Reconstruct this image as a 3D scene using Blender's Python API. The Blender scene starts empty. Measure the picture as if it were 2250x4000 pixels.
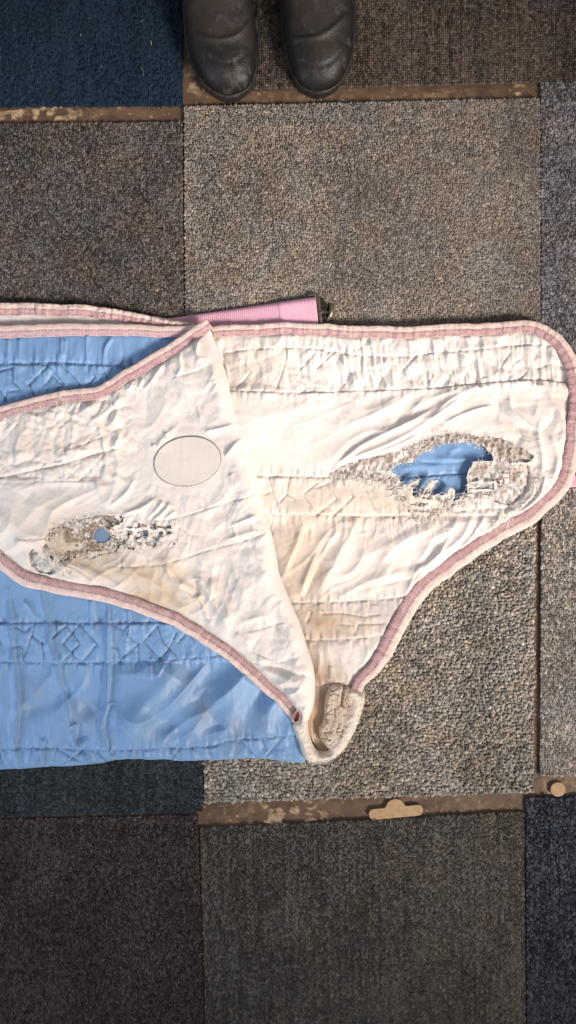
import bpy, math, random
import numpy as np
from mathutils import Vector

# ------------------------------------------------------------------ camera
K = 2795.0            # photograph pixels per metre on the carpet
CAMH = 1.30           # the phone is held 1.3 m above the floor
scene = bpy.context.scene
cam_d = bpy.data.cameras.new('camera')
cam = bpy.data.objects.new('camera', cam_d)
scene.collection.objects.link(cam)
cam.location = (0, 0, CAMH)
cam_d.sensor_fit = 'VERTICAL'
cam_d.angle = 2 * math.atan((4000 / K / 2) / CAMH)
cam_d.clip_start = 0.01
cam_d.clip_end = 50
scene.camera = cam

# ------------------------------------------------------------------ light
scene.view_settings.view_transform = 'Standard'
scene.view_settings.look = 'None'
scene.view_settings.exposure = 0.0
scene.view_settings.gamma = 1.0
world = bpy.data.worlds.new("World")
scene.world = world
world.use_nodes = True
wb = world.node_tree.nodes['Background']
wb.inputs[0].default_value = (0.97, 0.93, 1.0, 1)
wb.inputs[1].default_value = 0.27

def aim(o, target):
    d = Vector(target) - o.location
    o.rotation_euler = d.to_track_quat('-Z', 'Y').to_euler()

l = bpy.data.lights.new('window_light', 'SPOT')
l.energy = 860
l.color = (1.0, 0.885, 0.795)
l.shadow_soft_size = 0.58
l.spot_size = math.radians(26.5)
l.spot_blend = 1.0
key = bpy.data.objects.new('window_light', l)
scene.collection.objects.link(key)
key.location = (1.95, -1.5, 1.85)
aim(key, (0.07, 0.21, 0))

l = bpy.data.lights.new('window_beam', 'SPOT')      # the brighter patch of window light beside the fold
l.energy = 290
l.color = (1.0, 0.90, 0.82)
l.shadow_soft_size = 0.45
l.spot_size = math.radians(15)
l.spot_blend = 1.0
o = bpy.data.objects.new('window_beam', l)
scene.collection.objects.link(o)
o.location = (1.95, -1.5, 1.85)
aim(o, (0.02, 0.10, 0))

l = bpy.data.lights.new('sky_light', 'AREA')
l.energy = 6.5
l.color = (0.62, 0.80, 1.0)
l.shape = 'RECTANGLE'
l.size = 0.6
l.size_y = 0.6
o = bpy.data.objects.new('sky_light', l)
scene.collection.objects.link(o)
o.location = (-1.15, -0.45, 0.55)
aim(o, (-0.3, -0.2, 0))

# ------------------------------------------------------------------ noise
def _h(ix, iy, seed):
    n = (ix.astype(np.int64) * 374761393 + iy.astype(np.int64) * 668265263 + seed * 974634777) & 0x7fffffff
    n = ((n ^ (n >> 13)) * 1274126177) & 0x7fffffff
    n = n ^ (n >> 16)
    return (n & 0xffffff) / float(0xffffff)

def vn(x, y, seed=0):
    xf = np.floor(x); yf = np.floor(y)
    fx = x - xf; fy = y - yf
    fx = fx * fx * fx * (fx * (fx * 6 - 15) + 10); fy = fy * fy * fy * (fy * (fy * 6 - 15) + 10)
    a = _h(xf, yf, seed); b = _h(xf + 1, yf, seed); c = _h(xf, yf + 1, seed); d = _h(xf + 1, yf + 1, seed)
    return (a * (1 - fx) + b * fx) * (1 - fy) + (c * (1 - fx) + d * fx) * fy

def fbm(x, y, seed=0, oct=4):
    s = 0; a = 1; t = 0
    for i in range(oct):
        s = s + a * vn(x * 2 ** i + i * 17.3, y * 2 ** i + i * 9.1, seed + i); t += a; a *= .5
    return s / t

def ridged(x, y, seed=0, oct=2, p=1.6):
    s = 0; a = 1; t = 0
    for i in range(oct):
        n = vn(x * 2 ** i + i * 7.7, y * 2 ** i, seed + 31 * i)
        s = s + a * (1 - np.abs(2 * n - 1)) ** p; t += a; a *= .5
    return s / t

def folds(X, Y, ang, L, W, seed, p=1.6, warp=.8, oct=2):
    """long creases running along the direction ang (degrees, image axes y down)"""
    c, s = math.cos(math.radians(ang)), math.sin(math.radians(ang))
    u = (X * c + Y * s) / L; v = (-X * s + Y * c) / W
    wv = warp * (fbm(u * 1.3, v * .35, seed + 77, 2) - .5) * 2
    return ridged(u, v + wv, seed, oct, p)

def sst(a, b, x):
    t = np.clip((x - a) / (b - a), 0, 1)
    return t * t * (3 - 2 * t)

def worley(x, y, seed=0):
    """F1, F2 and the cell's random number"""
    xf = np.floor(x); yf = np.floor(y)
    d1 = np.full(x.shape, 9.); d2 = np.full(x.shape, 9.); cid = np.zeros(x.shape)
    for i in (-1, 0, 1):
        for j in (-1, 0, 1):
            cx = xf + i; cy = yf + j
            px = cx + _h(cx, cy, seed); py = cy + _h(cx, cy, seed + 5)
            d = np.hypot(px - x, py - y)
            nn = d < d1
            d2 = np.where(nn, d1, np.minimum(d2, d))
            cid = np.where(nn, _h(cx, cy, seed + 9), cid)
            d1 = np.where(nn, d, d1)
    return d1, d2, cid

def facets(X, Y, S, seed, warp=.35):
    """crumpled cloth: flat facets meeting in creases"""
    x = X / S + warp * (vn(X / S * .9, Y / S * .9, seed + 3) - .5) * 2
    y = Y / S + warp * (vn(X / S * .9, Y / S * .9, seed + 4) - .5) * 2
    d1, d2, c = worley(x, y, seed)
    return np.clip(d2 - d1, 0, 1) * (.4 + .9 * c)

# ------------------------------------------------------------------ polyline tools
def seg_dist(X, Y, pts, closed=False):
    P = np.array(pts, float)
    n = len(P) if closed else len(P) - 1
    best = np.full(X.shape, 1e9); bx = np.zeros(X.shape); by = np.zeros(X.shape); sg = np.zeros(X.shape)
    al = np.zeros(X.shape); acc = 0
    for i in range(n):
        a = P[i]; b = P[(i + 1) % len(P)]
        dx, dy = b - a; L2 = dx * dx + dy * dy + 1e-9
        t = np.clip(((X - a[0]) * dx + (Y - a[1]) * dy) / L2, 0, 1)
        qx = a[0] + t * dx; qy = a[1] + t * dy
        d = (X - qx) ** 2 + (Y - qy) ** 2
        m = d < best
        best = np.where(m, d, best); bx = np.where(m, qx, bx); by = np.where(m, qy, by)
        sg = np.where(m, np.sign(dx * (Y - a[1]) - dy * (X - a[0])), sg)
        al = np.where(m, acc + t * math.sqrt(L2), al)
        acc += math.sqrt(L2)
    return np.sqrt(best), bx, by, sg, al

def inside(X, Y, pts):
    P = np.array(pts, float); r = np.zeros(X.shape, bool); n = len(P)
    for i in range(n):
        x1, y1 = P[i]; x2, y2 = P[(i + 1) % n]
        if y1 == y2: continue
        c = ((y1 > Y) != (y2 > Y)) & (X < (x2 - x1) * (Y - y1) / (y2 - y1) + x1)
        r ^= c
    return r

def smooth(pts, n=6, closed=False):
    P = [np.array(p, float) for p in pts]; out = []
    m = len(P)
    rng_ = range(m if closed else m - 1)
    for i in rng_:
        p0 = P[(i - 1) % m] if closed or i > 0 else 2 * P[0] - P[1]
        p1 = P[i]; p2 = P[(i + 1) % m]
        p3 = P[(i + 2) % m] if closed or i + 2 < m else 2 * P[-1] - P[-2]
        for k in range(n):
            t = k / n
            out.append(.5 * ((2 * p1) + (-p0 + p2) * t + (2 * p0 - 5 * p1 + 4 * p2 - p3) * t * t + (-p0 + 3 * p1 - 3 * p2 + p3) * t ** 3))
    if not closed: out.append(P[-1])
    return [tuple(q) for q in out]

def rag(pts, amp, step=5, seed=0, closed=True):
    """a torn outline: the polygon resampled and roughened"""
    P = [np.array(p, float) for p in pts]; out = []
    m = len(P); acc = 0
    for i in range(m if closed else m - 1):
        a = P[i]; b = P[(i + 1) % m]; L = np.hypot(*(b - a)); k = max(1, int(L / step))
        nrm = np.array([-(b - a)[1], (b - a)[0]]) / (L + 1e-6)
        for j in range(k):
            s = acc + L * j / k
            d = (fbm(np.array([s / 22.]), np.array([seed * 3.3]), seed, 3)[0] - .5) * 2 * amp
            d += (vn(np.array([s / 6.]), np.array([seed * 1.7]), seed + 5)[0] - .5) * amp * .9
            out.append(tuple(a + (b - a) * j / k + nrm * d))
        acc += L
    return out

class Field:
    """adds creases and seams to a height array, working only near each line"""
    def __init__(s, X, Y): s.X = X; s.Y = Y; s.Z = np.zeros(X.shape)
    def near(s, pts, r):
        P = np.array(pts)
        m = (s.X > P[:, 0].min() - r) & (s.X < P[:, 0].max() + r) & (s.Y > P[:, 1].min() - r) & (s.Y < P[:, 1].max() + r)
        return np.nonzero(m)
    def line(s, pts, amp, w, skew=0., p=1.0, fade=True):
        """ridge (amp>0) or valley; skew makes one flank steep"""
        i = s.near(pts, w * 5)
        if len(i[0]) == 0: return
        d, _, _, sg, al = seg_dist(s.X[i], s.Y[i], pts)
        tot = al.max() if len(al) else 1
        ww = w * (1 + skew * sg)
        v = amp * np.exp(-(d / ww) ** p)
        if fade: v = v * np.clip(np.minimum(al, tot - al) / (0.15 * tot + 1) + .15, 0, 1)
        s.Z[i] += v
    def stitch(s, pts, depth=5, w=5, pucker=4, reach=34, seed=0, wl=15):
        """a sewn seam: a sharp groove with puckers running away from it"""
        i = s.near(pts, reach * 3)
        if len(i[0]) == 0: return
        d, _, _, sg, al = seg_dist(s.X[i], s.Y[i], pts)
        v = -depth * np.exp(-(d / w) ** 1.2)
        pk = (vn(al / wl, sg * 3 + d / 90, seed) - .5) * 2
        v += pucker * pk * np.exp(-(d / reach) ** 1.3) * (1 - np.exp(-(d / 4) ** 2))
        s.Z[i] += v

# ------------------------------------------------------------------ mesh tools
col = scene.collection
def px(x, y, z=0.):
    """photograph pixel to metres for a layer lying z pixels above the carpet"""
    f = (CAMH - z / K) / CAMH
    return (x - 1125.) / K * f, (2000. - y) / K * f

def mesh_np(name, V, F, mat, C=None, parent=None, smooth_=True, UV=None):
    V = np.asarray(V, np.float32); F = np.asarray(F, np.int32)
    me = bpy.data.meshes.new(name)
    me.vertices.add(len(V)); me.vertices.foreach_set('co', V.ravel())
    k = F.shape[1]
    me.loops.add(F.size); me.loops.foreach_set('vertex_index', F.ravel())
    me.polygons.add(len(F)); me.polygons.foreach_set('loop_start', np.arange(0, F.size, k, dtype=np.int32))
    me.polygons.foreach_set('loop_total', np.full(len(F), k, np.int32))
    me.polygons.foreach_set('use_smooth', np.full(len(F), smooth_))
    me.update(calc_edges=True)
    if C is not None:
        a = me.color_attributes.new('Col', 'FLOAT_COLOR', 'POINT')
        CC = np.ones((len(V), 4), np.float32); CC[:, :3] = C
        a.data.foreach_set('color', CC.ravel())
    if UV is not None:
        u = me.uv_layers.new(name='UVMap')
        u.data.foreach_set('uv', np.asarray(UV, np.float32)[F.ravel()].ravel())
    me.materials.append(mat)
    o = bpy.data.objects.new(name, me); col.objects.link(o)
    if parent is not None: o.parent = parent
    return o

def empty(name, loc=(0, 0, 0)):
    o = bpy.data.objects.new(name, None); o.location = loc; col.objects.link(o); return o

def tag(o, label=None, cat=None, group=None, kind=None):
    if label: o['label'] = label
    if cat: o['category'] = cat
    if group: o['group'] = group
    if kind: o['kind'] = kind
    return o

def sheet(name, poly, zf, mat, parent, holes=(), step=4., base=30., keep=None):
    """a cloth sheet over a polygon; zf(X,Y,dist_to_edge,dist_to_hole) -> height px, colour"""
    P = np.array(poly)
    x0, y0 = P.min(0) - step * 2; x1, y1 = P.max(0) + step * 2
    xs = np.arange(x0, x1 + step, step); ys = np.arange(y0, y1 + step, step)
    X, Y = np.meshgrid(xs, ys)
    ok = inside(X, Y, poly)
    D, bx, by, _, _ = seg_dist(X, Y, poly, True)
    inn = ok.copy(); DH = np.full(X.shape, 1e9); nx = bx.copy(); ny = by.copy()
    for h in holes:
        hp = np.array(h); r = 120
        m = (X > hp[:, 0].min() - r) & (X < hp[:, 0].max() + r) & (Y > hp[:, 1].min() - r) & (Y < hp[:, 1].max() + r)
        i = np.nonzero(m)
        ih = inside(X[i], Y[i], h)
        d, hx, hy, _, _ = seg_dist(X[i], Y[i], h, True)
        if keep is not None: ih &= ~keep(X[i], Y[i])
        inn[i] &= ~ih
        DH[i] = np.minimum(DH[i], np.where(ih, 0, d))
        a = nx[i]; b = ny[i]; sn = ih & (d < 2.2 * step); a[sn] = hx[sn]; b[sn] = hy[sn]; fr = ih & ~sn; a[fr] = X[i][fr]; b[fr] = Y[i][fr]; nx[i] = a; ny[i] = b
    c = inn[:-1, :-1] | inn[1:, :-1] | inn[:-1, 1:] | inn[1:, 1:]
    use = np.zeros(X.shape, bool)
    use[:-1, :-1] |= c; use[1:, :-1] |= c; use[:-1, 1:] |= c; use[1:, 1:] |= c
    mv = use & ~inn
    D = np.where(ok, D, 0)
    X = np.where(mv, nx, X); Y = np.where(mv, ny, Y); DH = np.where(mv & ok, 0, DH)
    idx = np.full(X.shape, -1, np.int64); idx[use] = np.arange(use.sum())
    jj, ii = np.nonzero(c)
    F = np.stack([idx[jj, ii], idx[jj + 1, ii], idx[jj + 1, ii + 1], idx[jj, ii + 1]], 1)
    x = X[use]; y = Y[use]
    Z, C = zf(x, y, D[use], DH[use])
    wx, wy = px(x, y, base)
    V = np.stack([wx, wy, Z / K], 1)
    return mesh_np(name, V, F, mat, C, parent)

def interp_path(pts, step):
    P = np.array(smooth(pts, 8)); d = np.r_[0, np.cumsum(np.hypot(*np.diff(P, axis=0).T))]
    n = max(2, int(d[-1] / step)); s = np.linspace(0, d[-1], n)
    return np.stack([np.interp(s, d, P[:, 0]), np.interp(s, d, P[:, 1])], 1), s

def tubes(name, lines, rad, mat, parent, colr=(.8, .78, .74), base=30, sides=4, stuff=False, colv=.1):
    """many thin threads joined into one mesh; each line is a list of (x, y, z) in pixels"""
    VV = []; FF = []; CC = []; n0 = 0
    rr = random.Random(5)
    for ln in lines:
        P = np.array(ln, float); n = len(P)
        if n < 2: continue
        T = np.gradient(P, axis=0); T /= np.linalg.norm(T, axis=1)[:, None] + 1e-9
        up = np.array([0, 0, 1.]); S = np.cross(T, up); S /= np.linalg.norm(S, axis=1)[:, None] + 1e-6
        U = np.cross(S, T)
        tap = np.minimum(1, np.minimum(np.arange(n) + .6, n - .4 - np.arange(n)) / 1.5)
        r = rad * rr.uniform(.75, 1.3) * tap
        ring = []
        for k in range(sides):
            a = 2 * math.pi * k / sides
            ring.append(P + (S * math.cos(a) + U * math.sin(a)) * r[:, None])
        R = np.stack(ring, 1).reshape(-1, 3)
        VV.append(R)
        b = np.arange(n - 1)[:, None] * sides; k = np.arange(sides)[None, :]
        f = np.stack([b + k, b + (k + 1) % sides, b + sides + (k + 1) % sides, b + sides + k], -1).reshape(-1, 4) + n0
        FF.append(f); n0 += len(R)
        CC.append(np.tile(np.array(colr) * rr.uniform(1 - colv * 2, 1 + colv), (len(R), 1)))
    V = np.concatenate(VV); F = np.concatenate(FF); C = np.concatenate(CC)
    wx, wy = px(V[:, 0], V[:, 1], base)
    o = mesh_np(name, np.stack([wx, wy, V[:, 2] / K], 1), F, mat, C, parent)
    if stuff: o['kind'] = 'stuff'
    return o

# ------------------------------------------------------------------ materials
def nodes_of(name):
    m = bpy.data.materials.new(name); m.use_nodes = True
    nt = m.node_tree; b = nt.nodes['Principled BSDF']
    return m, nt, b

def N(nt, typ, **kw):
    n = nt.nodes.new(typ)
    for k, v in kw.items():
        if k in n.inputs: n.inputs[k].default_value = v
        else: setattr(n, k, v)
    return n

def mat_attr(name, rough=.8, weave=0., wscale=900, sheen=0., mottle=.0, mscale=60, spec=.3, noise_bump=0., nscale=1500, tint=(1, 1, 1)):
    m, nt, b = nodes_of(name)
    at = N(nt, 'ShaderNodeAttribute', attribute_name='Col')
    co = N(nt, 'ShaderNodeTexCoord')
    ns = N(nt, 'ShaderNodeTexNoise', Scale=mscale, Detail=5.0, Roughness=.6)
    nt.links.new(co.outputs['Object'], ns.inputs['Vector'])
    mr = N(nt, 'ShaderNodeMapRange'); mr.inputs[3].default_value = 1 - mottle; mr.inputs[4].default_value = 1 + mottle
    mr.inputs[1].default_value = .3; mr.inputs[2].default_value = .7
    nt.links.new(ns.outputs['Fac'], mr.inputs[0])
    mx = N(nt, 'ShaderNodeVectorMath', operation='SCALE')
    nt.links.new(at.outputs['Color'], mx.inputs[0]); nt.links.new(mr.outputs[0], mx.inputs['Scale'])
    nt.links.new(mx.outputs[0], b.inputs['Base Color'])
    b.inputs['Roughness'].default_value = rough
    b.inputs['Specular IOR Level'].default_value = spec
    b.inputs['Sheen Weight'].default_value = sheen
    b.inputs['Sheen Roughness'].default_value = .4
    last = None
    if weave:
        for i, ax in enumerate(('X', 'Y')):
            w = N(nt, 'ShaderNodeTexWave', Scale=wscale, Distortion=1.5, Detail=1.0)
            w.bands_direction = ax
            nt.links.new(co.outputs['Object'], w.inputs['Vector'])
            bp = N(nt, 'ShaderNodeBump', Strength=weave, Distance=.0004)
            nt.links.new(w.outputs['Fac'], bp.inputs['Height'])
            if last: nt.links.new(last.outputs[0], bp.inputs['Normal'])
            last = bp
    if noise_bump:
        n2 = N(nt, 'ShaderNodeTexNoise', Scale=nscale, Detail=3.0)
        nt.links.new(co.outputs['Object'], n2.inputs['Vector'])
        bp = N(nt, 'ShaderNodeBump', Strength=noise_bump, Distance=.001)
        nt.links.new(n2.outputs['Fac'], bp.inputs['Height'])
        if last: nt.links.new(last.outputs[0], bp.inputs['Normal'])
        last = bp
    if last: nt.links.new(last.outputs[0], b.inputs['Normal'])
    return m

M_lining = mat_attr('worn_cotton_lining', rough=.62, weave=.12, wscale=380, mottle=.035, mscale=25, sheen=.08, spec=.35, noise_bump=.05, nscale=220)
M_blue = mat_attr('blue_nylon_shell', rough=.48, weave=.08, wscale=420, mottle=.03, mscale=30, spec=.5, sheen=.3)
M_pad = mat_attr('grey_wadding', rough=1., mottle=.22, mscale=260, spec=.05, noise_bump=.8, nscale=700)
M_fleece = mat_attr('matted_fleece', rough=1., mottle=.08, mscale=180, spec=.05, sheen=.25, noise_bump=.5, nscale=500)
M_thread = mat_attr('frayed_thread', rough=.9, spec=.1)
M_carpet = mat_attr('carpet_pile', rough=.95, mottle=.22, mscale=420, spec=.08, sheen=.05, noise_bump=.7, nscale=900)
M_card = mat_attr('brown_cardboard', rough=.85, mottle=.16, mscale=120, spec=.2, noise_bump=.1, nscale=900)

def mat_binding():
    m, nt, b = nodes_of('pink_twill_binding')
    at = N(nt, 'ShaderNodeAttribute', attribute_name='Col')
    uv = N(nt, 'ShaderNodeUVMap', uv_map='UVMap')
    mp = N(nt, 'ShaderNodeMapping'); mp.inputs['Rotation'].default_value = (0, 0, .75)
    nt.links.new(uv.outputs[0], mp.inputs[0])
    w = N(nt, 'ShaderNodeTexWave', Scale=2.3, Distortion=.6, Detail=1.0)
    nt.links.new(mp.outputs[0], w.inputs['Vector'])
    bp = N(nt, 'ShaderNodeBump', Strength=.45, Distance=.0006)
    nt.links.new(w.outputs['Fac'], bp.inputs['Height']); nt.links.new(bp.outputs[0], b.inputs['Normal'])
    mr = N(nt, 'ShaderNodeMapRange'); mr.inputs[3].default_value = .86; mr.inputs[4].default_value = 1.06
    nt.links.new(w.outputs['Fac'], mr.inputs[0])
    mx = N(nt, 'ShaderNodeVectorMath', operation='SCALE')
    nt.links.new(at.outputs['Color'], mx.inputs[0]); nt.links.new(mr.outputs[0], mx.inputs['Scale'])
    nt.links.new(mx.outputs[0], b.inputs['Base Color'])
    b.inputs['Roughness'].default_value = .7; b.inputs['Sheen Weight'].default_value = .15
    b.inputs['Specular IOR Level'].default_value = .25
    return m
M_bind = mat_binding()

def mat_plain(name, colr, rough=.6, metal=0., bump=0., bs=200, mott=0., ms=30, col2=None):
    m, nt, b = nodes_of(name)
    b.inputs['Base Color'].default_value = (*colr, 1); b.inputs['Roughness'].default_value = rough
    b.inputs['Metallic'].default_value = metal
    co = N(nt, 'ShaderNodeTexCoord')
    if col2:
        n = N(nt, 'ShaderNodeTexNoise', Scale=ms, Detail=6.0, Roughness=.65)
        nt.links.new(co.outputs['Object'], n.inputs['Vector'])
        r = N(nt, 'ShaderNodeValToRGB'); r.color_ramp.elements[0].position = .38; r.color_ramp.elements[1].position = .66
        r.color_ramp.elements[0].color = (*colr, 1); r.color_ramp.elements[1].color = (*col2, 1)
        nt.links.new(n.outputs['Fac'], r.inputs[0]); nt.links.new(r.outputs[0], b.inputs['Base Color'])
    if bump:
        n = N(nt, 'ShaderNodeTexNoise', Scale=bs, Detail=5.0)
        nt.links.new(co.outputs['Object'], n.inputs['Vector'])
        bp = N(nt, 'ShaderNodeBump', Strength=bump, Distance=.001)
        nt.links.new(n.outputs['Fac'], bp.inputs['Height']); nt.links.new(bp.outputs[0], b.inputs['Normal'])
    return m
M_metal = mat_plain('dull_nickel', (.24, .21, .16), .38, .9, .15, 300, col2=(.32, .28, .21), ms=120)

# ================================================================== FLOOR
rng = np.random.default_rng(11)
# sub-floor: brown adhesive film with pale scabs of dried glue
xs = np.arange(-900, 3160, 9.); ys = np.arange(-900, 4910, 9.)
X, Y = np.meshgrid(xs, ys)
def glue(X, Y):
    n = fbm(X / 28, Y / 22, 3, 4)
    big = fbm(X / 150, Y / 60, 8, 3)
    s = sst(.50, .58, n) * (.45 + .55 * sst(.35, .6, fbm(X / 9, Y / 9, 31, 3)))
    zone = np.zeros(X.shape)
    for cx, cy, rx, ry, a in ((1130, 3180, 150, 60, 1.), (1230, 3180, 60, 40, .6), (110, 440, 230, 40, 1.0), (1980, 352, 60, 30, 1.), (755, 310, 30, 70, .5),
                              (900, 3190, 40, 30, .2), (1700, 3150, 300, 40, .12), (2180, 3070, 80, 40, .3), (1250, 390, 300, 30, .18), (1650, 370, 200, 30, .25)):
        zone = np.maximum(zone, .8 * a * np.exp(-((X - cx) / rx) ** 4 - ((Y - cy) / ry) ** 4))
    return np.clip(s * zone * 1.4 + .05 * (big > .6), 0, 1)
# fine part only where it shows; one coherent sheet
xs = np.unique(np.r_[np.arange(-900, 0, 60.), np.arange(0, 2251, 6.), np.arange(2251, 3160, 60.)])
ys = np.unique(np.r_[np.arange(-900, 0, 60.), np.arange(0, 500, 5.), np.arange(500, 2990, 60.), np.arange(2990, 3260, 5.), np.arange(3260, 4910, 60.)])
X, Y = np.meshgrid(xs, ys)
g = glue(X, Y)
Z = -19 + 6 * g + 2 * fbm(X / 40, Y / 40, 4, 3)
br = np.array([.13, .080, .048]); pl = np.array([.48, .34, .21])
mot = (.55 + .8 * fbm(X / 70, Y / 50, 12, 4))[..., None]
sp = (_h(np.floor(X / 7), np.floor(Y / 7), 44) > .985)[..., None] * .35
C = br * mot * (1 - g[..., None]) + pl * (.7 + .5 * fbm(X / 14, Y / 14, 6, 3))[..., None] * g[..., None] + sp * np.array([.5, .38, .25])
idx = np.arange(X.size).reshape(X.shape)
F = np.stack([idx[:-1, :-1].ravel(), idx[1:, :-1].ravel(), idx[1:, 1:].ravel(), idx[:-1, 1:].ravel()], 1)
wx, wy = px(X.ravel(), Y.ravel(), -19)
M_sub = mat_attr('adhesive_film', rough=.5, mottle=.12, mscale=90, spec=.4, noise_bump=.4, nscale=160)
floor = mesh_np('floor', np.stack([wx, wy, Z.ravel() / K], 1), F, M_sub, C.reshape(-1, 3))
tag(floor, kind='structure')

RUGZONE = [(-80, 1300), (700, 1290), (2150, 1330), (2200, 1700), (2050, 1960), (1550, 2340), (1380, 2620), (1200, 2900), (-80, 2900)]

def tile(quad, spacing, colA, colB, contrast, label, style='loop', seed=1, stretch=1.25, lean=.25, height=9., size=.62):
    """carpet tile: backing slab with its pile of yarn tufts"""
    q = np.array(quad, float)       # tl, tr, br, bl
    W = (np.hypot(*(q[1] - q[0])) + np.hypot(*(q[2] - q[3]))) / 2; H = (np.hypot(*(q[3] - q[0])) + np.hypot(*(q[2] - q[1]))) / 2
    sx = spacing; sy = spacing * stretch
    nx = int(W / sx); ny = int(H / sy)
    r = np.random.default_rng(seed)
    I, J = np.meshgrid(np.arange(nx), np.arange(ny))
    jit = .34 if style != 'grid' else .10
    if style == 'rib': jit = .16
    off = (J % 2) * .5 if style != 'grid' else 0
    u = (I + .5 + (off - .25 if style != 'grid' else 0) + r.uniform(-jit, jit, I.shape)) / nx; v = (J + .5 + r.uniform(-jit, jit, I.shape) * (3.2 if style == 'rib' else 1)) / ny
    u = np.clip(u, .001, .999).ravel(); v = np.clip(v, .001, .999).ravel()
    u0 = u[:, None]; v0 = v[:, None]
    p = (q[0] * (1 - u0) + q[1] * u0) * (1 - v0) + (q[3] * (1 - u0) + q[2] * u0) * v0
    vis = (p[:, 0] > -330) & (p[:, 0] < 2580) & (p[:, 1] > -330) & (p[:, 1] < 4330)
    vis &= ~inside(p[:, 0], p[:, 1], RUGZONE)
    p = p[vis]; u = u[vis]; v = v[vis]; n = len(p)
    iu = (u * nx).astype(int)
    # colour per tuft: two yarns in streaks and patches
    patch = fbm(p[:, 0] / 170, p[:, 1] / 260, seed, 3) - .5
    t = np.clip(.45 + .85 * contrast * (r.normal(0, .36, n)) + patch * .6 + (vn(p[:, 0] / 11, p[:, 1] / 14, seed + 60) - .5) * .5, 0, 1.15) + contrast * .40 * (r.random(n) > .9)
    if style in ('rib', 'grid'):
        t = np.clip(t + (_h(iu, iu * 0, seed) - .5) * .35 + (fbm(p[:, 0] / 14, p[:, 1] / 120, seed + 2, 2) - .5) * .5, 0, 1.15)
    C = np.array(colA) * (1 - t[:, None]) + np.array(colB) * t[:, None]
    C = np.clip(C * 1.16 * np.array([1.0, .985, .975]) * (1 + (fbm(p[:, 0] / 90, p[:, 1] / 90, seed + 40, 3)[:, None] - .5) * np.array([.25, .1, -.15])), .004, 1)
    rad = spacing * size * r.uniform(.5, 1.3, n)
    lx = r.normal(0, lean * 1.2, n) * spacing; ly = r.normal(.15, lean, n) * spacing
    hh = height * .68 * r.uniform(.6, 1.25, n)
    if style in ('rib',):
        hh = hh * (.75 + .5 * fbm(p[:, 0] / 20, p[:, 1] / 260, seed + 3, 2))
    fine = spacing < 9
    m = 5
    rings = ((1.1, -3., 0.),) if fine else ((1., -3., 0.), (.85, .6, .6))
    vs = []
    a0 = r.uniform(0, 6.28, n)
    ax = r.normal(1, .12, n); ay = (1.5 if style == 'loop' else 1.6) * r.uniform(.85, 1.2, n) * (1.7 if stretch > 2 else 1)
    if style == 'tuft': ay = r.uniform(.85, 1.3, n)
    for (rf, zf_, lf) in rings:
        for k in range(m):
            a = a0 + 2 * math.pi * k / m
            z = np.full(n, -5.) if zf_ < 0 else hh * zf_ - 4
            vs.append(np.stack([p[:, 0] + lx * lf + np.cos(a) * rad * rf * ax, p[:, 1] - ly * lf + np.sin(a) * rad * rf * ay, z], 1))
    vs.append(np.stack([p[:, 0] + lx, p[:, 1] - ly, hh - 3], 1))
    nv = len(vs)
    V = np.stack(vs, 1).reshape(-1, 3)
    shade = [.55] * m + [1.] * m * (len(rings) - 1) + [1.1]
    CC = (C[:, None, :] * 1.0 * np.ones((1, nv, 1))).reshape(-1, 3)
    f = []
    for rr_ in range(len(rings) - 1):
        for k in range(m):
            a, b_ = rr_ * m + k, rr_ * m + (k + 1) % m
            f.append((a, b_, b_ + m)); f.append((a, b_ + m, a + m))
    b0 = (len(rings) - 1) * m
    for k in range(m): f.append((b0 + k, b0 + (k + 1) % m, nv - 1))
    f = np.array(f)[:, ::-1]
    F = (f[None] + (np.arange(n) * nv)[:, None, None]).reshape(-1, 3)
    # slab
    s = np.array([(*q[0], -4.5), (*q[1], -4.5), (*q[2], -4.5), (*q[3], -4.5), (*q[0], -17), (*q[1], -17), (*q[2], -17), (*q[3], -17)], float)
    c = q.mean(0); s[:, :2] = c + (s[:, :2] - c) * .999
    sf = np.array([(0, 3, 2), (0, 2, 1), (0, 1, 5), (0, 5, 4), (1, 2, 6), (1, 6, 5), (2, 3, 7), (2, 7, 6), (3, 0, 4), (3, 4, 7)])
    F = np.concatenate([F, sf + len(V)]); V = np.concatenate([V, s])
    sc = np.tile((np.array(colA) + np.array(colB)) * .40, (8, 1)); CC = np.concatenate([CC, sc])
    wx, wy = px(V[:, 0], V[:, 1], 0)
    o = mesh_np('carpet_tile', np.stack([wx, wy, V[:, 2] / K], 1), F, M_carpet, CC, floor)
    o['label'] = label
    return o

dk = .0
tile([(-690, -985), (715, -985), (713, 409), (-684, 417)], 7.4, (.008, .0155, .028), (.020, .037, .062), .6, 'dark blue ribbed carpet tile', 'rib', 1, 2.8, height=7)
tile([(790, -1045), (2195, -1060), (2200, 318), (790, 352)], 7.4, (.040, .032, .026), (.150, .120, .098), .95, 'dark brown corded carpet tile', 'grid', 2, 1.35, height=8)
tile([(2200, -1060), (3595, -1070), (3590, 300), (2200, 317)], 7.4, (.036, .029, .024), (.140, .112, .092), .95, 'dark brown corded carpet tile', 'grid', 12, 1.35, height=8)
tile([(2114, 319), (3500, 300), (3500, 1690), (2119, 1706)], 7.4, (.080, .074, .077), (.30, .282, .295), .85, 'bluish grey loop carpet tile', 'loop', 3, height=9)
tile([(2119, 1712), (3500, 1706), (3500, 3020), (2112, 3034)], 7.4, (.125, .116, .104), (.47, .44, .405), .7, 'light grey loop carpet tile', 'loop', 4, height=9)
tile([(718, 413), (2111, 381), (2112, 1770), (726, 1800)], 7.0, (.115, .100, .086), (.375, .335, .292), .60, 'light brown loop carpet tile', 'loop', 5, height=9)
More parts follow.
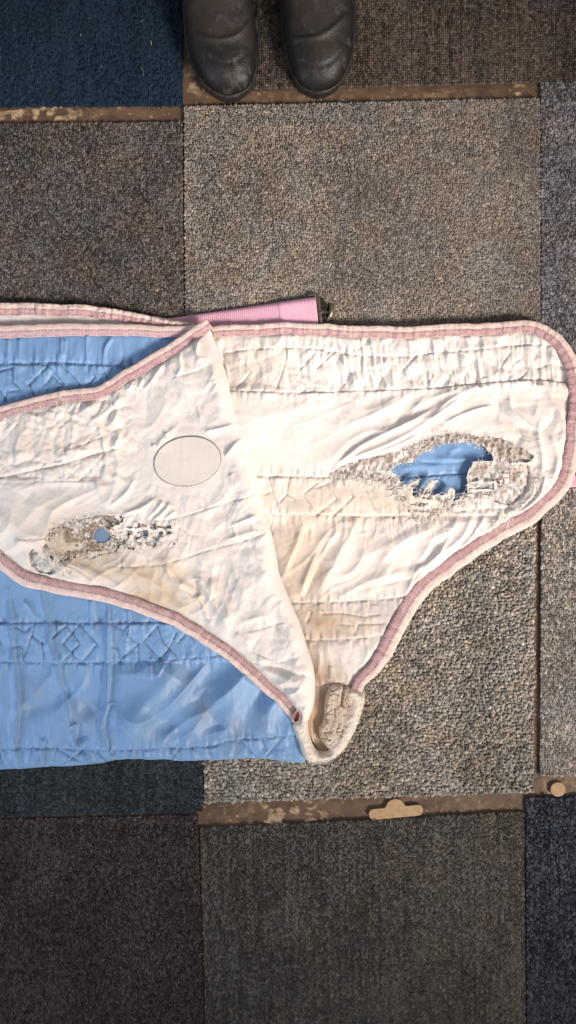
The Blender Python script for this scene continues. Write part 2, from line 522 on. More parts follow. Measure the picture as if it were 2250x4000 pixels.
tile([(-690, 488), (711, 474), (722, 1870), (-680, 1880)], 7.0, (.038, .032, .031), (.185, .165, .150), .85, 'charcoal loop carpet tile', 'loop', 6, height=8)
tile([(795, 1806), (2093, 1776), (2083, 3098), (797, 3138)], 10.5, (.125, .112, .094), (.45, .41, .35), .75, 'thick bouclé carpet tile in grey beige', 'tuft', 7, 1.15, lean=.45, height=11, size=.66)
tile([(-600, 1880), (790, 1876), (791, 3172), (-610, 3206)], 7.0, (.016, .021, .026), (.062, .074, .084), .7, 'dark slate blue carpet tile', 'rib', 8, 1.35, height=7)
tile([(-620, 3216), (772, 3184), (812, 4560), (-600, 4600)], 7.0, (.026, .019, .020), (.110, .084, .082), .75, 'dark purplish brown carpet tile', 'loop', 9, height=8)
tile([(781, 3237), (2048, 3174), (2056, 4540), (820, 4560)], 7.0, (.046, .040, .035), (.150, .135, .118), .7, 'dark grey carpet tile with fine ribs', 'rib', 10, 1.35, height=7)
tile([(2056, 3118), (3400, 3090), (3400, 4480), (2064, 4500)], 7.0, (.016, .019, .026), (.088, .100, .122), .85, 'navy grey carpet tile with fine ribs', 'rib', 13, 1.35, height=7)

# ================================================================== CARDBOARD PIECES
def flat_piece(name, outline, z0, th, mat, c, parent=None, bevel=1.):
    P = np.array(outline, float); n = len(P)
    cen = P.mean(0)
    lv = [(P, z0), (P, z0 + th - bevel), (cen + (P - cen) * (1 - bevel / 25), z0 + th)]
    V = []
    for pp, z in lv: V += [(*p, z) for p in pp]
    V = np.array(V)
    wx, wy = px(V[:, 0], V[:, 1], z0)
    me = bpy.data.meshes.new(name)
    faces = []
    for k in range(2):
        for i in range(n):
            j = (i + 1) % n
            faces.append((k * n + i, k * n + j, k * n + n + j, k * n + n + i))
    faces.append(tuple(range(2 * n, 3 * n))); faces.append(tuple(range(n))[::-1])
    me.from_pydata(np.stack([wx, wy, V[:, 2] / K], 1).tolist(), [], faces)
    a = me.color_attributes.new('Col', 'FLOAT_COLOR', 'POINT')
    a.data.foreach_set('color', np.tile(np.array([*c, 1.], np.float32), len(V)))
    me.materials.append(mat)
    import bmesh
    bm = bmesh.new(); bm.from_mesh(me); bmesh.ops.recalc_face_normals(bm, faces=bm.faces); bm.to_mesh(me); bm.free()
    o = bpy.data.objects.new(name, me); col.objects.link(o)
    if parent: o.parent = parent
    return o

def arc(cx, cy, r, a0, a1, n=10, ry=None):
    ry = ry or r
    return [(cx + r * math.cos(math.radians(a0 + (a1 - a0) * i / n)), cy + ry * math.sin(math.radians(a0 + (a1 - a0) * i / n))) for i in range(n + 1)]
# hanger-slot blank: bar with rounded ends and a dome in the middle (built level, then turned 3 degrees)
out = []
out += arc(-85, 3, 21, 90, 270, 10)
out += [(-44, -18)] + arc(0, -12, 38, 197, 343, 14) + [(44, -18)]
out += arc(85, 1, 21, -90, 90, 10)
ca, sa = math.cos(-.085), math.sin(-.085)
out = [(1546 + x * ca - y * sa, 3169 + x * sa + y * ca) for x, y in out]
slot = flat_piece('cardboard_piece', out, -11, 8, M_card, (.50, .33, .185), bevel=1)
tag(slot, 'small brown cardboard bar with a rounded dome, lying in the gap between carpet tiles', 'cardboard')
disc = flat_piece('cardboard_disc', arc(2178, 3082, 29, 0, 345, 23, 28), -11, 8, M_card, (.47, .32, .19))
tag(disc, 'small round brown cardboard disc lying in the gap at the right edge', 'cardboard')

# ================================================================== RUG
rug = empty('horse_rug')
tag(rug, 'torn blue and white quilted horse rug with pink binding, folded on the carpet tiles', 'horse rug')

# ---- colours
WHITE = np.array([.80, .743, .695]); BLUE = np.array([.19, .345, .58])
def tint(base, k): return base * k

def stains(C, x, y, lst, colr):
    for cx, cy, rx, ry, a, s in lst:
        r = ((x - cx) / rx) ** 2 + ((y - cy) / ry) ** 2
        w = np.exp(-r * (np.clip(1 + 1.2 * (fbm(x / 60, y / 60, s, 3) - .5) * 2, .45, 2))) * a * (.6 + .8 * fbm(x / 90, y / 90, s + 4, 3))
        w = np.clip(w, 0, .95)[:, None]
        C = C * (1 - w) + np.array(colr) * w
    return C
def threadline(C, x, y, f, lines, w=1.6, k=.6, dash=True, sub=4):
    for sm in lines:
        i = f.near(sm, 12)
        if len(i[0]) == 0: continue
        dd, _, _, _, al = seg_dist(x[i], y[i], smooth(sm, sub) if sub > 1 else sm)
        t = (dd < w) & (((al % 13) < 9) if dash else True) & (vn(al / 60, al * 0, 9) > .22)
        cc = C[i]; cc[t] = cc[t] * k; C[i] = cc
    return C
# ---- A: blue outer shell lying underneath on the left
A = [(-330, 1298), (400, 1296), (700, 1296), (760, 1330), (800, 1400), (850, 1600), (930, 1900), (1000, 2250), (1090, 2560), (1150, 2760), (1172, 2840), (1182, 2900), (1194, 2984),
     (1150, 2984), (1095, 2976), (1050, 2968), (960, 2966), (880, 2972), (790, 2974), (700, 2978), (640, 2970), (600, 2972), (520, 2968), (450, 2972), (400, 2984), (330, 2992), (240, 2999), (200, 2998), (100, 3006), (0, 3010), (-330, 3030)]
seamsA = [[(-300, 1422), (0, 1422), (250, 1420), (400, 1428), (600, 1426)],
          [(-300, 2432), (0, 2432), (200, 2433), (420, 2434), (700, 2428)],
          [(-300, 2584), (0, 2584), (250, 2590), (480, 2588), (700, 2574), (900, 2556)],
          [(-300, 2930), (0, 2928), (150, 2922), (380, 2932), (600, 2925), (811, 2918), (914, 2893), (1170, 2870)]]
motA = [[(205, 2492), (263, 2441), (316, 2512), (251, 2583)], [(312, 2438), (251, 2512), (315, 2586)], [(312, 2438), (381, 2514), (325, 2584)],
        [(60, 2445), (100, 2466), (140, 2438), (128, 2482), (168, 2512)], [(55, 2522), (90, 2525), (97, 2585)], [(128, 2482), (100, 2560)], [(168, 2512), (176, 2585)],
        [(437, 2438), (480, 2462), (508, 2438), (500, 2482), (540, 2516), (540, 2582)], [(440, 2525), (458, 2532), (470, 2585)], [(540, 2516), (478, 2570)],
        [(615, 2446), (562, 2505), (625, 2572)], [(615, 2446), (640, 2510), (690, 2560)], [(690, 2470), (655, 2545), (625, 2574)], [(700, 2505), (730, 2470), (760, 2500)],
        [(-20, 2470), (10, 2512), (-20, 2550)],
        [(237, 1424), (290, 1475), (318, 1506), (300, 1525)], [(204, 1470), (251, 1511), (225, 1525)], [(182, 1503), (204, 1470)], [(116, 1503), (193, 1430)], [(116, 1503), (140, 1550)],
        [(193, 1430), (250, 1500)], [(50, 1437), (50, 1490), (84, 1525), (30, 1532), (25, 1570)], [(0, 1450), (50, 1437)], [(-10, 1510), (30, 1570)],
        [(411, 1430), (411, 1490)], [(360, 1432), (372, 1475), (350, 1505)], [(470, 1430), (500, 1450)],
        [(-10, 2930), (20, 3000)], [(220, 2925), (330, 2985)], [(330, 2930), (240, 2992)], [(380, 2930), (420, 2980)], [(660, 2925), (700, 2972)], [(700, 2925), (670, 2972)],
        [(811, 2918), (826, 2965)], [(1020, 2885), (1036, 2920)], [(940, 2895), (1000, 2960)], [(1100, 2885), (1040, 2955)]]
ridA = [([(36, 2300), (44, 2380), (53, 2424), (58, 2500), (60, 2583), (72, 2698), (76, 2732), (66, 2860), (62, 2925), (75, 2975)], 11),
        ([(165, 2290), (172, 2340), (193, 2419), (207, 2470), (200, 2510), (220, 2560), (227, 2588), (239, 2670), (261, 2737), (268, 2843)], 10),
        ([(362, 2330), (360, 2420), (365, 2480)], 8),
        ([(423, 2350), (429, 2443), (427, 2588), (425, 2733), (424, 2751), (404, 2824), (410, 2882), (425, 2930), (454, 2973)], 13),
        ([(502, 2370), (510, 2443), (503, 2500)], 7), ([(100, 2340), (140, 2400), (152, 2430)], 6),
        ([(268, 2843), (300, 2830), (290, 2880), (310, 2930)], 7), ([(178, 2880), (168, 2925), (176, 2990)], 8), ([(145, 2920), (140, 2990)], 8),
        ([(592, 2588), (597, 2650)], 7), ([(650, 2585), (620, 2640)], 6),
        ([(348, 1300), (343, 1350), (347, 1426)], 6), ([(442, 1320), (418, 1360), (411, 1393), (411, 1459)], 9), ([(82, 1320), (82, 1420)], 7), ([(40, 1320), (34, 1410)], 6),
        ([(245, 1320), (248, 1420)], 7), ([(260, 1325), (256, 1400)], 5), ([(411, 1460), (420, 1500)], 6), ([(330, 2940), (345, 2985)], 7), ([(515, 2925), (520, 2970)], 8)]
def zA(x, y, d, dh):
    f = Field(x, y)
    base = 34 + 9 * (fbm(x / 260, y / 260, 2, 3) - .5) * 2
    low = sst(2560, 2640, y) * (1 - sst(2850, 2930, y))
    f.Z += low * (38 * (folds(x, y, -52, 420, 150, 5, 1.3, .9, 1) - .5)) * sst(330, 620, x)
    f.Z += low * 14 * (folds(x, y, -58, 300, 130, 15, 1.5, .9, 1) - .5)
    mid = sst(2580, 2600, y)
    f.Z += 6 * (folds(x, y, 88, 300, 60, 25, 1.6, .6) - .5) * (1 - .4 * sst(500, 700, x))
    f.line([(700, 2590), (620, 2700), (520, 2830), (460, 2870)], 42, 66, 0, 2)
    f.line([(560, 2760), (640, 2820), (740, 2880)], -18, 44, 0, 2)
    f.line([(780, 2700), (830, 2790), (850, 2860)], -22, 46, 0, 2)
    f.line([(1000, 2640), (930, 2740), (860, 2830)], 26, 42, 0, 2)
    f.line([(960, 2600), (880, 2700), (800, 2760)], 20, 44, 0, 2)
    f.line([(1090, 2720), (1030, 2790), (1010, 2870)], 20, 38, 0, 2)
    f.line([(100, 2780), (200, 2740), (300, 2700)], -14, 32, 0, 2)
    f.line([(360, 2750), (300, 2820), (330, 2900)], -20, 38, 0, 2)
    f.line([(740, 2440), (860, 2560)], 5, 30, 0, 2)
    for s_, sm in enumerate(seamsA): f.stitch(smooth(sm, 4), 5, 5, 8.0, 36, 50 + s_, 13)
    for s_, sm in enumerate(motA): f.stitch(sm, 8, 5, 2.5, 18, 80 + s_, 15)
    band = sst(2428, 2440, y) * (1 - sst(2575, 2590, y)) + sst(1420, 1435, y) * (1 - sst(1600, 1650, y))
    f.Z += band * 5 + 6 * fbm(x / 26, y / 40, 9, 3) * band
    for pts, a in ridA: f.line(smooth(pts, 4), a * 2.0, 7, .55, 1.1)
    hem = sst(2925, 2935, y)
    f.Z += hem * 5 * (vn(x / 19, y / 200, 71) - .5) * 2 * (y > 2900)
    f.Z += .2 * (fbm(x / 12, y / 12, 90, 2) - .5)
    f.Z += 3.5 * folds(x, y, 88, 200, 26, 411, 3., .9) * vn(x / 120, y / 160, 412) + 2.5 * folds(x, y, -50, 120, 26, 413, 3., 1.) * vn(x / 120, y / 120, 414)
    edge = np.sqrt(np.clip(1 - (1 - np.clip(d / 26, 0, 1)) ** 2, 0, 1))
    z = 3 + np.maximum(base + f.Z - 3, 2) * (.25 + .75 * edge)
    n = fbm(x / 120, y / 120, 33, 4)[:, None]
    C = BLUE * (.93 + .14 * n)
    C = stains(C, x, y, [(800, 2770, 50, 80, .55, 301), (720, 2650, 60, 60, .3, 302), (920, 2850, 40, 70, .5, 303), (330, 2790, 60, 60, .45, 304), (130, 2700, 70, 60, .25, 305), (1020, 2820, 50, 60, .3, 306)], (.27, .30, .36))
    # sewing thread sits in the grooves
    for sm in seamsA:
        i = f.near(sm, 10); dd, _, _, _, al = seg_dist(x[i], y[i], smooth(sm, 4))
        t = ((dd < 2.) & ((al % 14) < 9))
        cc = C[i]; cc[t] = np.array([.10, .17, .3]); C[i] = cc
    for sm in motA:
        i = f.near(sm, 10); dd, _, _, _, al = seg_dist(x[i], y[i], sm)
        t = (dd < 2.)
        cc = C[i]; cc[t] = cc[t] * .62; C[i] = cc
    return z, C
sheet('outer_shell', A, zA, M_blue, rug, step=3.6, base=28)

foldC = [(828, 1300), (838, 1335), (855, 1381), (888, 1475), (910, 1553), (930, 1640), (959, 1710), (981, 1782), (1008, 1876), (1036, 2008), (1062, 2090), (1080, 2180), (1090, 2240), (1126, 2333), (1172, 2440), (1202, 2536), (1225, 2609), (1232, 2688), (1226, 2757), (1209, 2815)]
# ---- B: right hand lining
topB = [(790, 1296), (816, 1297), (948, 1292), (1114, 1282), (1252, 1284), (1390, 1296), (1500, 1296), (1555, 1299), (1632, 1297), (1750, 1290), (1919, 1284), (2041, 1277), (2112, 1286), (2165, 1318), (2203, 1362), (2232, 1415), (2250, 1480)]
rightB = [(2253, 1540), (2244, 1610), (2240, 1700), (2234, 1770), (2222, 1830), (2196, 1890), (2160, 1945), (2100, 1995), (2020, 2040), (1935, 2090), (1850, 2145), (1750, 2215), (1690, 2262), (1640, 2305), (1600, 2365), (1556, 2430), (1520, 2495), (1478, 2570), (1435, 2622), (1400, 2660), (1392, 2700)]
B = smooth(topB + rightB, 3) + [(1400, 2780), (1370, 2880), (1300, 2950), (1240, 2940), (1200, 2850), (1190, 2750), (1100, 2400), (960, 1900), (820, 1500)]
holeR_lin = [(1291, 1853), (1305, 1838), (1345, 1818), (1395, 1798), (1491, 1778), (1560, 1760), (1629, 1733), (1664, 1714), (1700, 1706), (1757, 1692), (1814, 1697), (1852, 1701), (1905, 1706), (1947, 1711), (1996, 1730), (2042, 1754), (2070, 1772), (2084, 1784),
             (2082, 1793), (2070, 1802), (2058, 1808), (1990, 1807), (2004, 1815), (2000, 1846), (1962, 1850), (1972, 1892), (1950, 1913), (1918, 1918), (1920, 1940), (1870, 1948), (1820, 1946), (1785, 1968), (1750, 2000), (1712, 2020), (1660, 2030), (1612, 2030), (1600, 2000), (1575, 1962), (1540, 1935), (1520, 1900), (1488, 1890), (1470, 1868), (1400, 1866), (1310, 1866)]
small = [(1436, 1877, 6), (1478, 2023, 5), (1538, 2024, 5), (1500, 1882, 7), (1512, 1905, 5), (1760, 2034, 5), (1700, 1995, 6)]
blueR = [(1529, 1841), (1545, 1822), (1574, 1809), (1612, 1805), (1625, 1790), (1636, 1779), (1681, 1757), (1723, 1737), (1799, 1729), (1852, 1735), (1890, 1749), (1916, 1771), (1930, 1796), (1928, 1804), (1890, 1805), (1848, 1803), (1840, 1817), (1831, 1840), (1823, 1870), (1825, 1900), (1829, 1923), (1818, 1935), (1795, 1944), (1776, 1965), (1765, 1959), (1772, 1942), (1776, 1923), (1768, 1908), (1755, 1905), (1742, 1930), (1723, 1937), (1709, 1929), (1678, 1940), (1671, 1922), (1685, 1905), (1709, 1876), (1695, 1872), (1671, 1888), (1650, 1919), (1636, 1943), (1616, 1947), (1607, 1926), (1612, 1909), (1633, 1888), (1638, 1868), (1612, 1885), (1598, 1891), (1578, 1897), (1564, 1881), (1554, 1864)]
HB = [rag(holeR_lin, 5, 5, 3)] + [rag(arc(cx, cy, r, 0, 330, 8), 2, 4, i + 4) for i, (cx, cy, r) in enumerate(small)]
seamsB = [[(855, 1379), (1020, 1362), (1230, 1362), (1379, 1387), (1500, 1392), (1616, 1390), (1687, 1378), (1864, 1366), (2002, 1349), (2150, 1349), (2186, 1393), (2200, 1440)],
          [(900, 1528), (1081, 1534), (1230, 1534), (1500, 1525), (1687, 1517), (1875, 1498), (2074, 1484), (2223, 1495)],
          [(1000, 1858), (1141, 1862), (1290, 1865), (1400, 1866)],
          [(1036, 2008), (1086, 2011), (1240, 2011), (1400, 2017), (1457, 2019), (1609, 2012), (1723, 2004), (1878, 1990), (2019, 1984)],
          [(1120, 2358), (1167, 2357), (1328, 2353), (1480, 2342), (1589, 2332)],
          [(1170, 2506), (1347, 2500), (1496, 2484)], [(1222, 2692), (1310, 2672), (1384, 2658)],
          [(2000, 1915), (1930, 1917), (1860, 1920)]]
motB = [[(920, 1528), (979, 1453), (940, 1400)], [(1122, 1365), (1108, 1437), (1081, 1514)], [(1169, 1445), (1230, 1380)], [(1230, 1362), (1307, 1376), (1373, 1459), (1330, 1520)],
        [(1234, 1443), (1305, 1375)], [(1473, 1522), (1499, 1454), (1495, 1395)], [(1627, 1388), (1690, 1465), (1665, 1511)], [(1687, 1393), (1756, 1465), (1726, 1514)], [(1627, 1388), (1570, 1450), (1620, 1514)],
        [(1803, 1382), (1848, 1415), (1870, 1470), (1905, 1470)], [(1991, 1378), (1950, 1440), (1982, 1483)], [(2063, 1358), (2107, 1393)], [(2007, 1420), (2040, 1398), (2066, 1443), (2030, 1482)],
        [(1257, 1868), (1315, 1948), (1240, 2010)], [(1238, 1887), (1182, 1931), (1240, 2010)], [(1323, 1868), (1381, 1937), (1307, 2011)], [(1323, 1868), (1238, 1905)], [(1286, 1985), (1307, 2011)],
        [(1050, 1865), (1064, 1925), (1091, 1997)], [(1130, 1865), (1118, 1930), (1095, 1960)], [(1036, 1930), (1060, 1920)], [(1118, 1930), (1150, 1945)],
        [(1460, 1985), (1420, 1900)], [(1580, 1940), (1622, 2004)], [(1928, 1862), (2058, 1822)], [(1928, 1862), (2010, 1912), (2055, 1898)], [(1975, 1925), (1990, 1970)],
        [(2060, 1812), (2072, 1850), (2066, 1905), (2040, 1940), (1990, 1978)],
        [(2000, 1830), (2000, 1910)], [(1180, 2360), (1215, 2390), (1200, 2430)], [(1240, 2360), (1260, 2385)],
        [(1330, 2440), (1375, 2445), (1385, 2480), (1400, 2440), (1500, 2436)], [(1260, 2400), (1330, 2395), (1420, 2410), (1480, 2400)],
        [(2100, 1440), (2150, 1420), (2215, 1438)]]
ridB = [ # long drapes fanning out of the tear's left corner
    ([(1306, 1822), (1405, 1743), (1491, 1698), (1595, 1650), (1700, 1590)], 17, 13, .5), ([(1340, 1815), (1400, 1781), (1500, 1742), (1595, 1695), (1664, 1650), (1731, 1603), (1836, 1531)], 19, 12, -.5),
    ([(1400, 1792), (1500, 1758), (1580, 1725), (1640, 1690)], 12, 9, .4), ([(1450, 1700), (1550, 1660), (1640, 1640), (1730, 1625)], 8, 16, 0),
    ([(1000, 1640), (1150, 1600), (1300, 1560)], 9, 30, 0), ([(1130, 1640), (1240, 1600), (1265, 1650)], -6, 20, 0), ([(1350, 1660), (1450, 1620), (1540, 1570)], 9, 22, .3),
    ([(1430, 1640), (1520, 1590), (1600, 1540)], 9, 16, -.3), ([(1600, 1600), (1700, 1550), (1800, 1520)], 10, 12, .3),
    ([(1740, 1650), (1800, 1620), (1870, 1595), (1925, 1585)], 11, 9, .5), ([(1700, 1610), (1760, 1560), (1840, 1520), (1930, 1510)], 11, 12, -.4),
    ([(1947, 1540), (1950, 1590), (1985, 1640), (2060, 1675), (2112, 1690)], -16, 17, 0), ([(1990, 1540), (2000, 1600), (2050, 1650), (2100, 1680)], 17, 14, .5), ([(2110, 1690), (2160, 1640), (2165, 1590)], -9, 12, 0),
    ([(2070, 1500), (2130, 1515), (2155, 1560), (2190, 1620), (2210, 1680)], 16, 14, .4), ([(2110, 1560), (2090, 1620), (2120, 1660)], 8, 18, 0),
    ([(1400, 1540), (1380, 1600), (1300, 1680)], 5, 30, 0),
    # right of the tear, radial
    ([(2110, 1640), (2100, 1700), (2115, 1790), (2110, 1870)], 15, 16, -.3), ([(2150, 1700), (2175, 1790), (2150, 1880)], 11, 12, .3), ([(2190, 1760), (2160, 1880), (2100, 1950), (2020, 2010)], 10, 9, .5),
    ([(2125, 1850), (2110, 1920), (2060, 1980), (1990, 2030), (1935, 2065)], 14, 9, -.4), ([(2085, 1880), (2080, 1930), (2030, 1980), (1970, 2010)], 10, 7, .3),
    # below the tear
    ([(1990, 1985), (1940, 2050), (1860, 2130)], 12, 12, .4), ([(1900, 2000), (1860, 2070), (1790, 2160)], 13, 13, -.4), ([(1960, 2000), (1900, 2090), (1830, 2150)], 10, 7, .4),
    ([(1790, 2010), (1760, 2070), (1690, 2110), (1640, 2190)], 14, 17, .3), ([(1850, 2000), (1800, 2100), (1720, 2160), (1600, 2250)], 14, 17, -.3),
    ([(1730, 2120), (1700, 2200), (1620, 2280)], 12, 14, .3), ([(1700, 2060), (1560, 2120), (1480, 2200)], 12, 24, 0), ([(1340, 2345), (1430, 2300), (1560, 2270), (1640, 2250)], -13, 20, 0), ([(1330, 2330), (1440, 2270), (1580, 2230)], 13, 20, .3),
    ([(1190, 2030), (1160, 2120), (1110, 2240)], 10, 14, .4), ([(1330, 2060), (1270, 2140), (1170, 2330)], 15, 16, .5), ([(1400, 2030), (1330, 2150), (1290, 2230), (1230, 2330)], 13, 20, 0), ([(1236, 2160), (1200, 2240), (1180, 2300)], 10, 12, -.4),
    ([(1280, 2100), (1240, 2200), (1190, 2340)], -14, 16, 0), ([(1400, 2180), (1470, 2150), (1540, 2110)], 10, 28, 0), ([(1420, 2320), (1480, 2280), (1530, 2200)], 10, 20, 0),
    ([(1650, 2200), (1620, 2240), (1590, 2310)], 9, 9, .4), ([(1580, 2330), (1650, 2230), (1720, 2150), (1770, 2080)], 8, 9, -.4),
    ([(1240, 2640), (1250, 2570), (1230, 2520)], 7, 12, 0), ([(1290, 2660), (1290, 2600)], 8, 10, .4), ([(1395, 2650), (1430, 2580), (1440, 2520)], 8, 12, 0)]
def zB(x, y, d, dh):
    f = Field(x, y)
    base = 36 + 8 * (fbm(x / 300, y / 300, 12, 3) - .5) * 2 + 40 * np.exp(-((x - 930) / 190) ** 2 - ((y - 1640) / 190) ** 2)
    fx = np.interp(y, [p[1] for p in foldC], [p[0] for p in foldC])
    nf = np.exp(-np.clip(x - fx, 0, 999) / 95)
    base = base - 24 * nf * np.maximum(sst(1960, 2080, y), 1 - sst(1480, 1540, y))
    bandT = (y < 1530)
    gx = 15 * (folds(x, y, 83, 170, 34, 35, 1.3, .9) - .5) * (1 - sst(1500, 1536, y)) * (.5 + .9 * vn(x / 200, y / 400, 4))
    gx += 11 * (facets(x, y, 80, 21) - .4) * (1 - sst(1500, 1540, y))
    f.Z += gx
    up = sst(1535, 1560, y) * (1 - sst(1830, 1865, y))
    f.Z += up * (8 * (folds(x, y, -24, 420, 95, 41, 1.4, 1.) - .5)) * sst(950, 1350, x)
    f.Z += up * (1 - sst(1150, 1450, x)) * 3 * (fbm(x / 120, y / 90, 6, 3) - .5)
    f.Z += up * sst(1900, 1980, x) * 14 * (facets(x, y, 130, 22) - .4)
    midb = sst(1862, 1870, y) * (1 - sst(2005, 2016, y))
    f.Z += midb * (3 + 2.5 * facets(x, y, 60, 23) + 3 * (folds(x, y, 84, 120, 24, 36, 1.4, .8) - .5))
    lo = sst(2012, 2040, y) * (1 - sst(2330, 2356, y))
    f.Z += lo * (13 * (folds(x, y, -62, 330, 105, 61, 1.5, 1.1) - .5) * (1 - sst(1350, 1600, x)) + 14 * (folds(x, y, -38, 330, 100, 62, 1.5, 1.1) - .5) * sst(1350, 1600, x))
    f.Z += lo * 7 * (folds(x, y, 82, 120, 30, 63, 1.5, .8) - .5) * (1 - sst(2060, 2150, y))
    lo2 = sst(2356, 2370, y)
    f.Z += lo2 * (5 * (fbm(x / 90, y / 120, 64, 3) - .5) * 2 + 3.5 * facets(x, y, 55, 25) * (1 - sst(2480, 2510, y)) + 6 * (folds(x, y, 80, 260, 60, 65, 1.5, .8) - .5) * sst(2500, 2520, y))
    f.Z += 6 * (facets(x, y, 120, 29) - .4)
    f.Z += 1.5 * folds(x, y, -30 + 0 * 1, 110, 24, 401, 3.2, 1.) * vn(x / 130, y / 130, 402) + 1.6 * folds(x, y, 70, 90, 20, 403, 3.2, 1.) * vn(x / 110, y / 110, 404) + 1.0 * folds(x, y, 20, 70, 16, 405, 3.0, 1.2) * vn(x / 90, y / 90, 406)
    for pts, a, w, sk in ridB: f.line(smooth(pts, 4), a * .85, w * 1.1, sk * .8, 1.3)
    for s_, sm in enumerate(seamsB): f.stitch(smooth(sm, 4), 4.4, 4.5, 4.6, 34, 50 + s_, 13)
    for s_, sm in enumerate(motB): f.stitch(sm, 5, 4, 1.5, 16, 80 + s_, 14)
    # the band's lower seam is an overlap: a lip with its own little step
    dd, _, _, sg, al = seg_dist(x, y, smooth(seamsB[1], 3))
    f.Z += np.where(sg > 0, 1, 0) * 7 * np.exp(-dd / 26) * (.3 + vn(al / 60, al * 0, 3)) * (x > 1180)
    # torn rim lifts
    f.Z += 7 * np.exp(-dh / 14) * (fbm(x / 25, y / 25, 18, 2)) * (y < 1840)
    f.Z -= 5 * np.exp(-dh / 30) * (y > 1860) - 4 * (fbm(x / 9, y / 9, 77, 2) - .4) * np.exp(-dh / 20)
    f.Z += .5 * (fbm(x / 16, y / 16, 91, 3) - .5) * 2
    # recessed inner layer right of the tear
    rec = inside(x, y, [(1990, 1812), (2058, 1812), (2070, 1850), (2064, 1905), (2030, 1950), (1990, 1975), (1930, 1960), (1925, 1925), (1990, 1890)])
    f.Z -= 12 * rec
    rim = np.sqrt(np.clip(1 - (1 - np.clip(d / 34, 0, 1)) ** 2, 0, 1))
    edge = (1 - np.exp(-np.clip(d, 0, 999) / 18))
    z = 8 + (base - 8) * (.35 + .65 * rim) + f.Z * (.25 + .75 * edge)
    k = np.exp(-(d / 27) ** 4); z = z * (1 - k) + np.minimum(z, 26) * k
    lowU = sst(2660, 2720, y) * sst(1215, 1232, x); z = z * (1 - .7 * lowU)
    C = np.tile(WHITE, (len(x), 1)) * (.97 + .06 * fbm(x / 60, y / 60, 7, 3)[:, None])
    C = stains(C, x, y, [(1280, 2440, 120, 60, .75, 1), (1210, 2620, 50, 130, .8, 2), (1230, 2840, 60, 120, 1.0, 3), (1240, 2240, 60, 90, .45, 4), (1460, 2430, 150, 70, .35, 5), (1180, 2120, 70, 60, .3, 6), (1300, 2780, 120, 160, .9, 7)], (.50, .345, .215))
    C = stains(C, x, y, [(1250, 2410, 70, 28, .5, 11), (2030, 1862, 60, 45, .55, 8), (1630, 1980, 200, 60, .35, 9), (1250, 1940, 260, 60, .25, 14), (2180, 1560, 60, 60, .25, 15), (1650, 2262, 30, 26, .5, 17)], (.60, .44, .29))
    C = stains(C, x, y, [(1180, 2100, 90, 200, .35, 201), (1330, 2080, 160, 120, .28, 202), (1500, 2250, 200, 80, .22, 203), (1150, 2300, 60, 120, .45, 204), (1420, 1940, 200, 60, .22, 205), (1000, 1420, 90, 90, .25, 206)], (.66, .50, .35))
    C = stains(C, x, y, [(1400, 2380, 200, 40, .4, 21), (1520, 2390, 80, 50, .5, 22), (1600, 1700, 300, 60, .15, 23), (1330, 1600, 120, 60, .12, 27)], (.52, .47, .45))
    C = threadline(C, x, y, f, seamsB, 1.7, .62)
    C = threadline(C, x, y, f, motB, 1.5, .74, False, 1)
    dd, _, _, sg, al = seg_dist(x, y, smooth(seamsB[1], 3))
    return z, C
def keepR(x, y):
    w = ridged(x / 30, y / 24, 205, 2, 1.)
    web = (y > 1876 + 8 * np.sin(x / 13)) & (w > .66 + .12 * (vn(x / 50, y / 50, 8) - .5)) & ~inside(x, y, blueR)
    ln = np.minimum(seg_dist(x, y, [(1842, 1818), (1885, 1850), (1930, 1862), (1972, 1892)])[0], seg_dist(x, y, [(1845, 1900), (1880, 1872), (1925, 1855), (2000, 1825)])[0])
    ln = np.minimum(ln, seg_dist(x, y, [(1835, 1917), (1880, 1914), (1950, 1918)])[0])
    lobe = (x > 1836) & (y > 1806) & (((seg_dist(x, y, [(1835, 1917), (1880, 1914), (1950, 1918)])[0] < 4)) | ((y > 1922) & (w > .62)))
    return web | lobe
sheet('lining', B, zB, M_lining, rug, holes=HB, step=3.0, base=34, keep=keepR)

# ---- wadding seen through the right hand tear
wadR = [(1250, 1880), (1270, 1830), (1380, 1770), (1560, 1720), (1700, 1680), (1850, 1670), (2000, 1700), (2130, 1760), (2130, 1830), (2080, 1840), (2050, 1960), (1900, 2000), (1720, 2060), (1600, 2060), (1450, 1960)]
def zW(x, y, d, dh):
    base = 27 - 6 * sst(0, 60, np.clip(60 - d, 0, 60))
    n = fbm(x / 11, y / 16, 5, 3); n2 = ridged(x / 22, y / 26, 6, 2, 1.2)
    lower = sst(1850, 1870, y)
    z = base + 6 * (n - .5) * 2 * .8 + 4 * n2 + 4 * lower * (ridged(x / 12, y / 12, 9, 2) - .3) + 7 * np.exp(-dh / 9) * vn(x / 9, y / 9, 3)
    z += 5 * np.exp(-((y - 1760) / 40) ** 2)
    t = np.clip(.5 + (fbm(x / 9, y / 15, 55, 3) - .5) * 2.3, 0, 1)[:, None]
    warm = sst(.45, .6, fbm(x / 60, y / 40, 51, 2))[:, None]
    C = np.array([.38, .335, .295]) * (1 - t) + np.array([.80, .765, .73]) * t
    C = C * (1 - .35 * warm * np.array([.7, .9, 1.0]))
    rimw = np.exp(-dh / 7)[:, None]
    C = C * (1 - .8 * rimw) + np.array([.80, .77, .73]) * .8 * rimw
    return z, C
sheet('wadding', wadR, zW, M_pad, rug, holes=[rag(blueR, 6, 4, 8)], step=3.0, base=24)

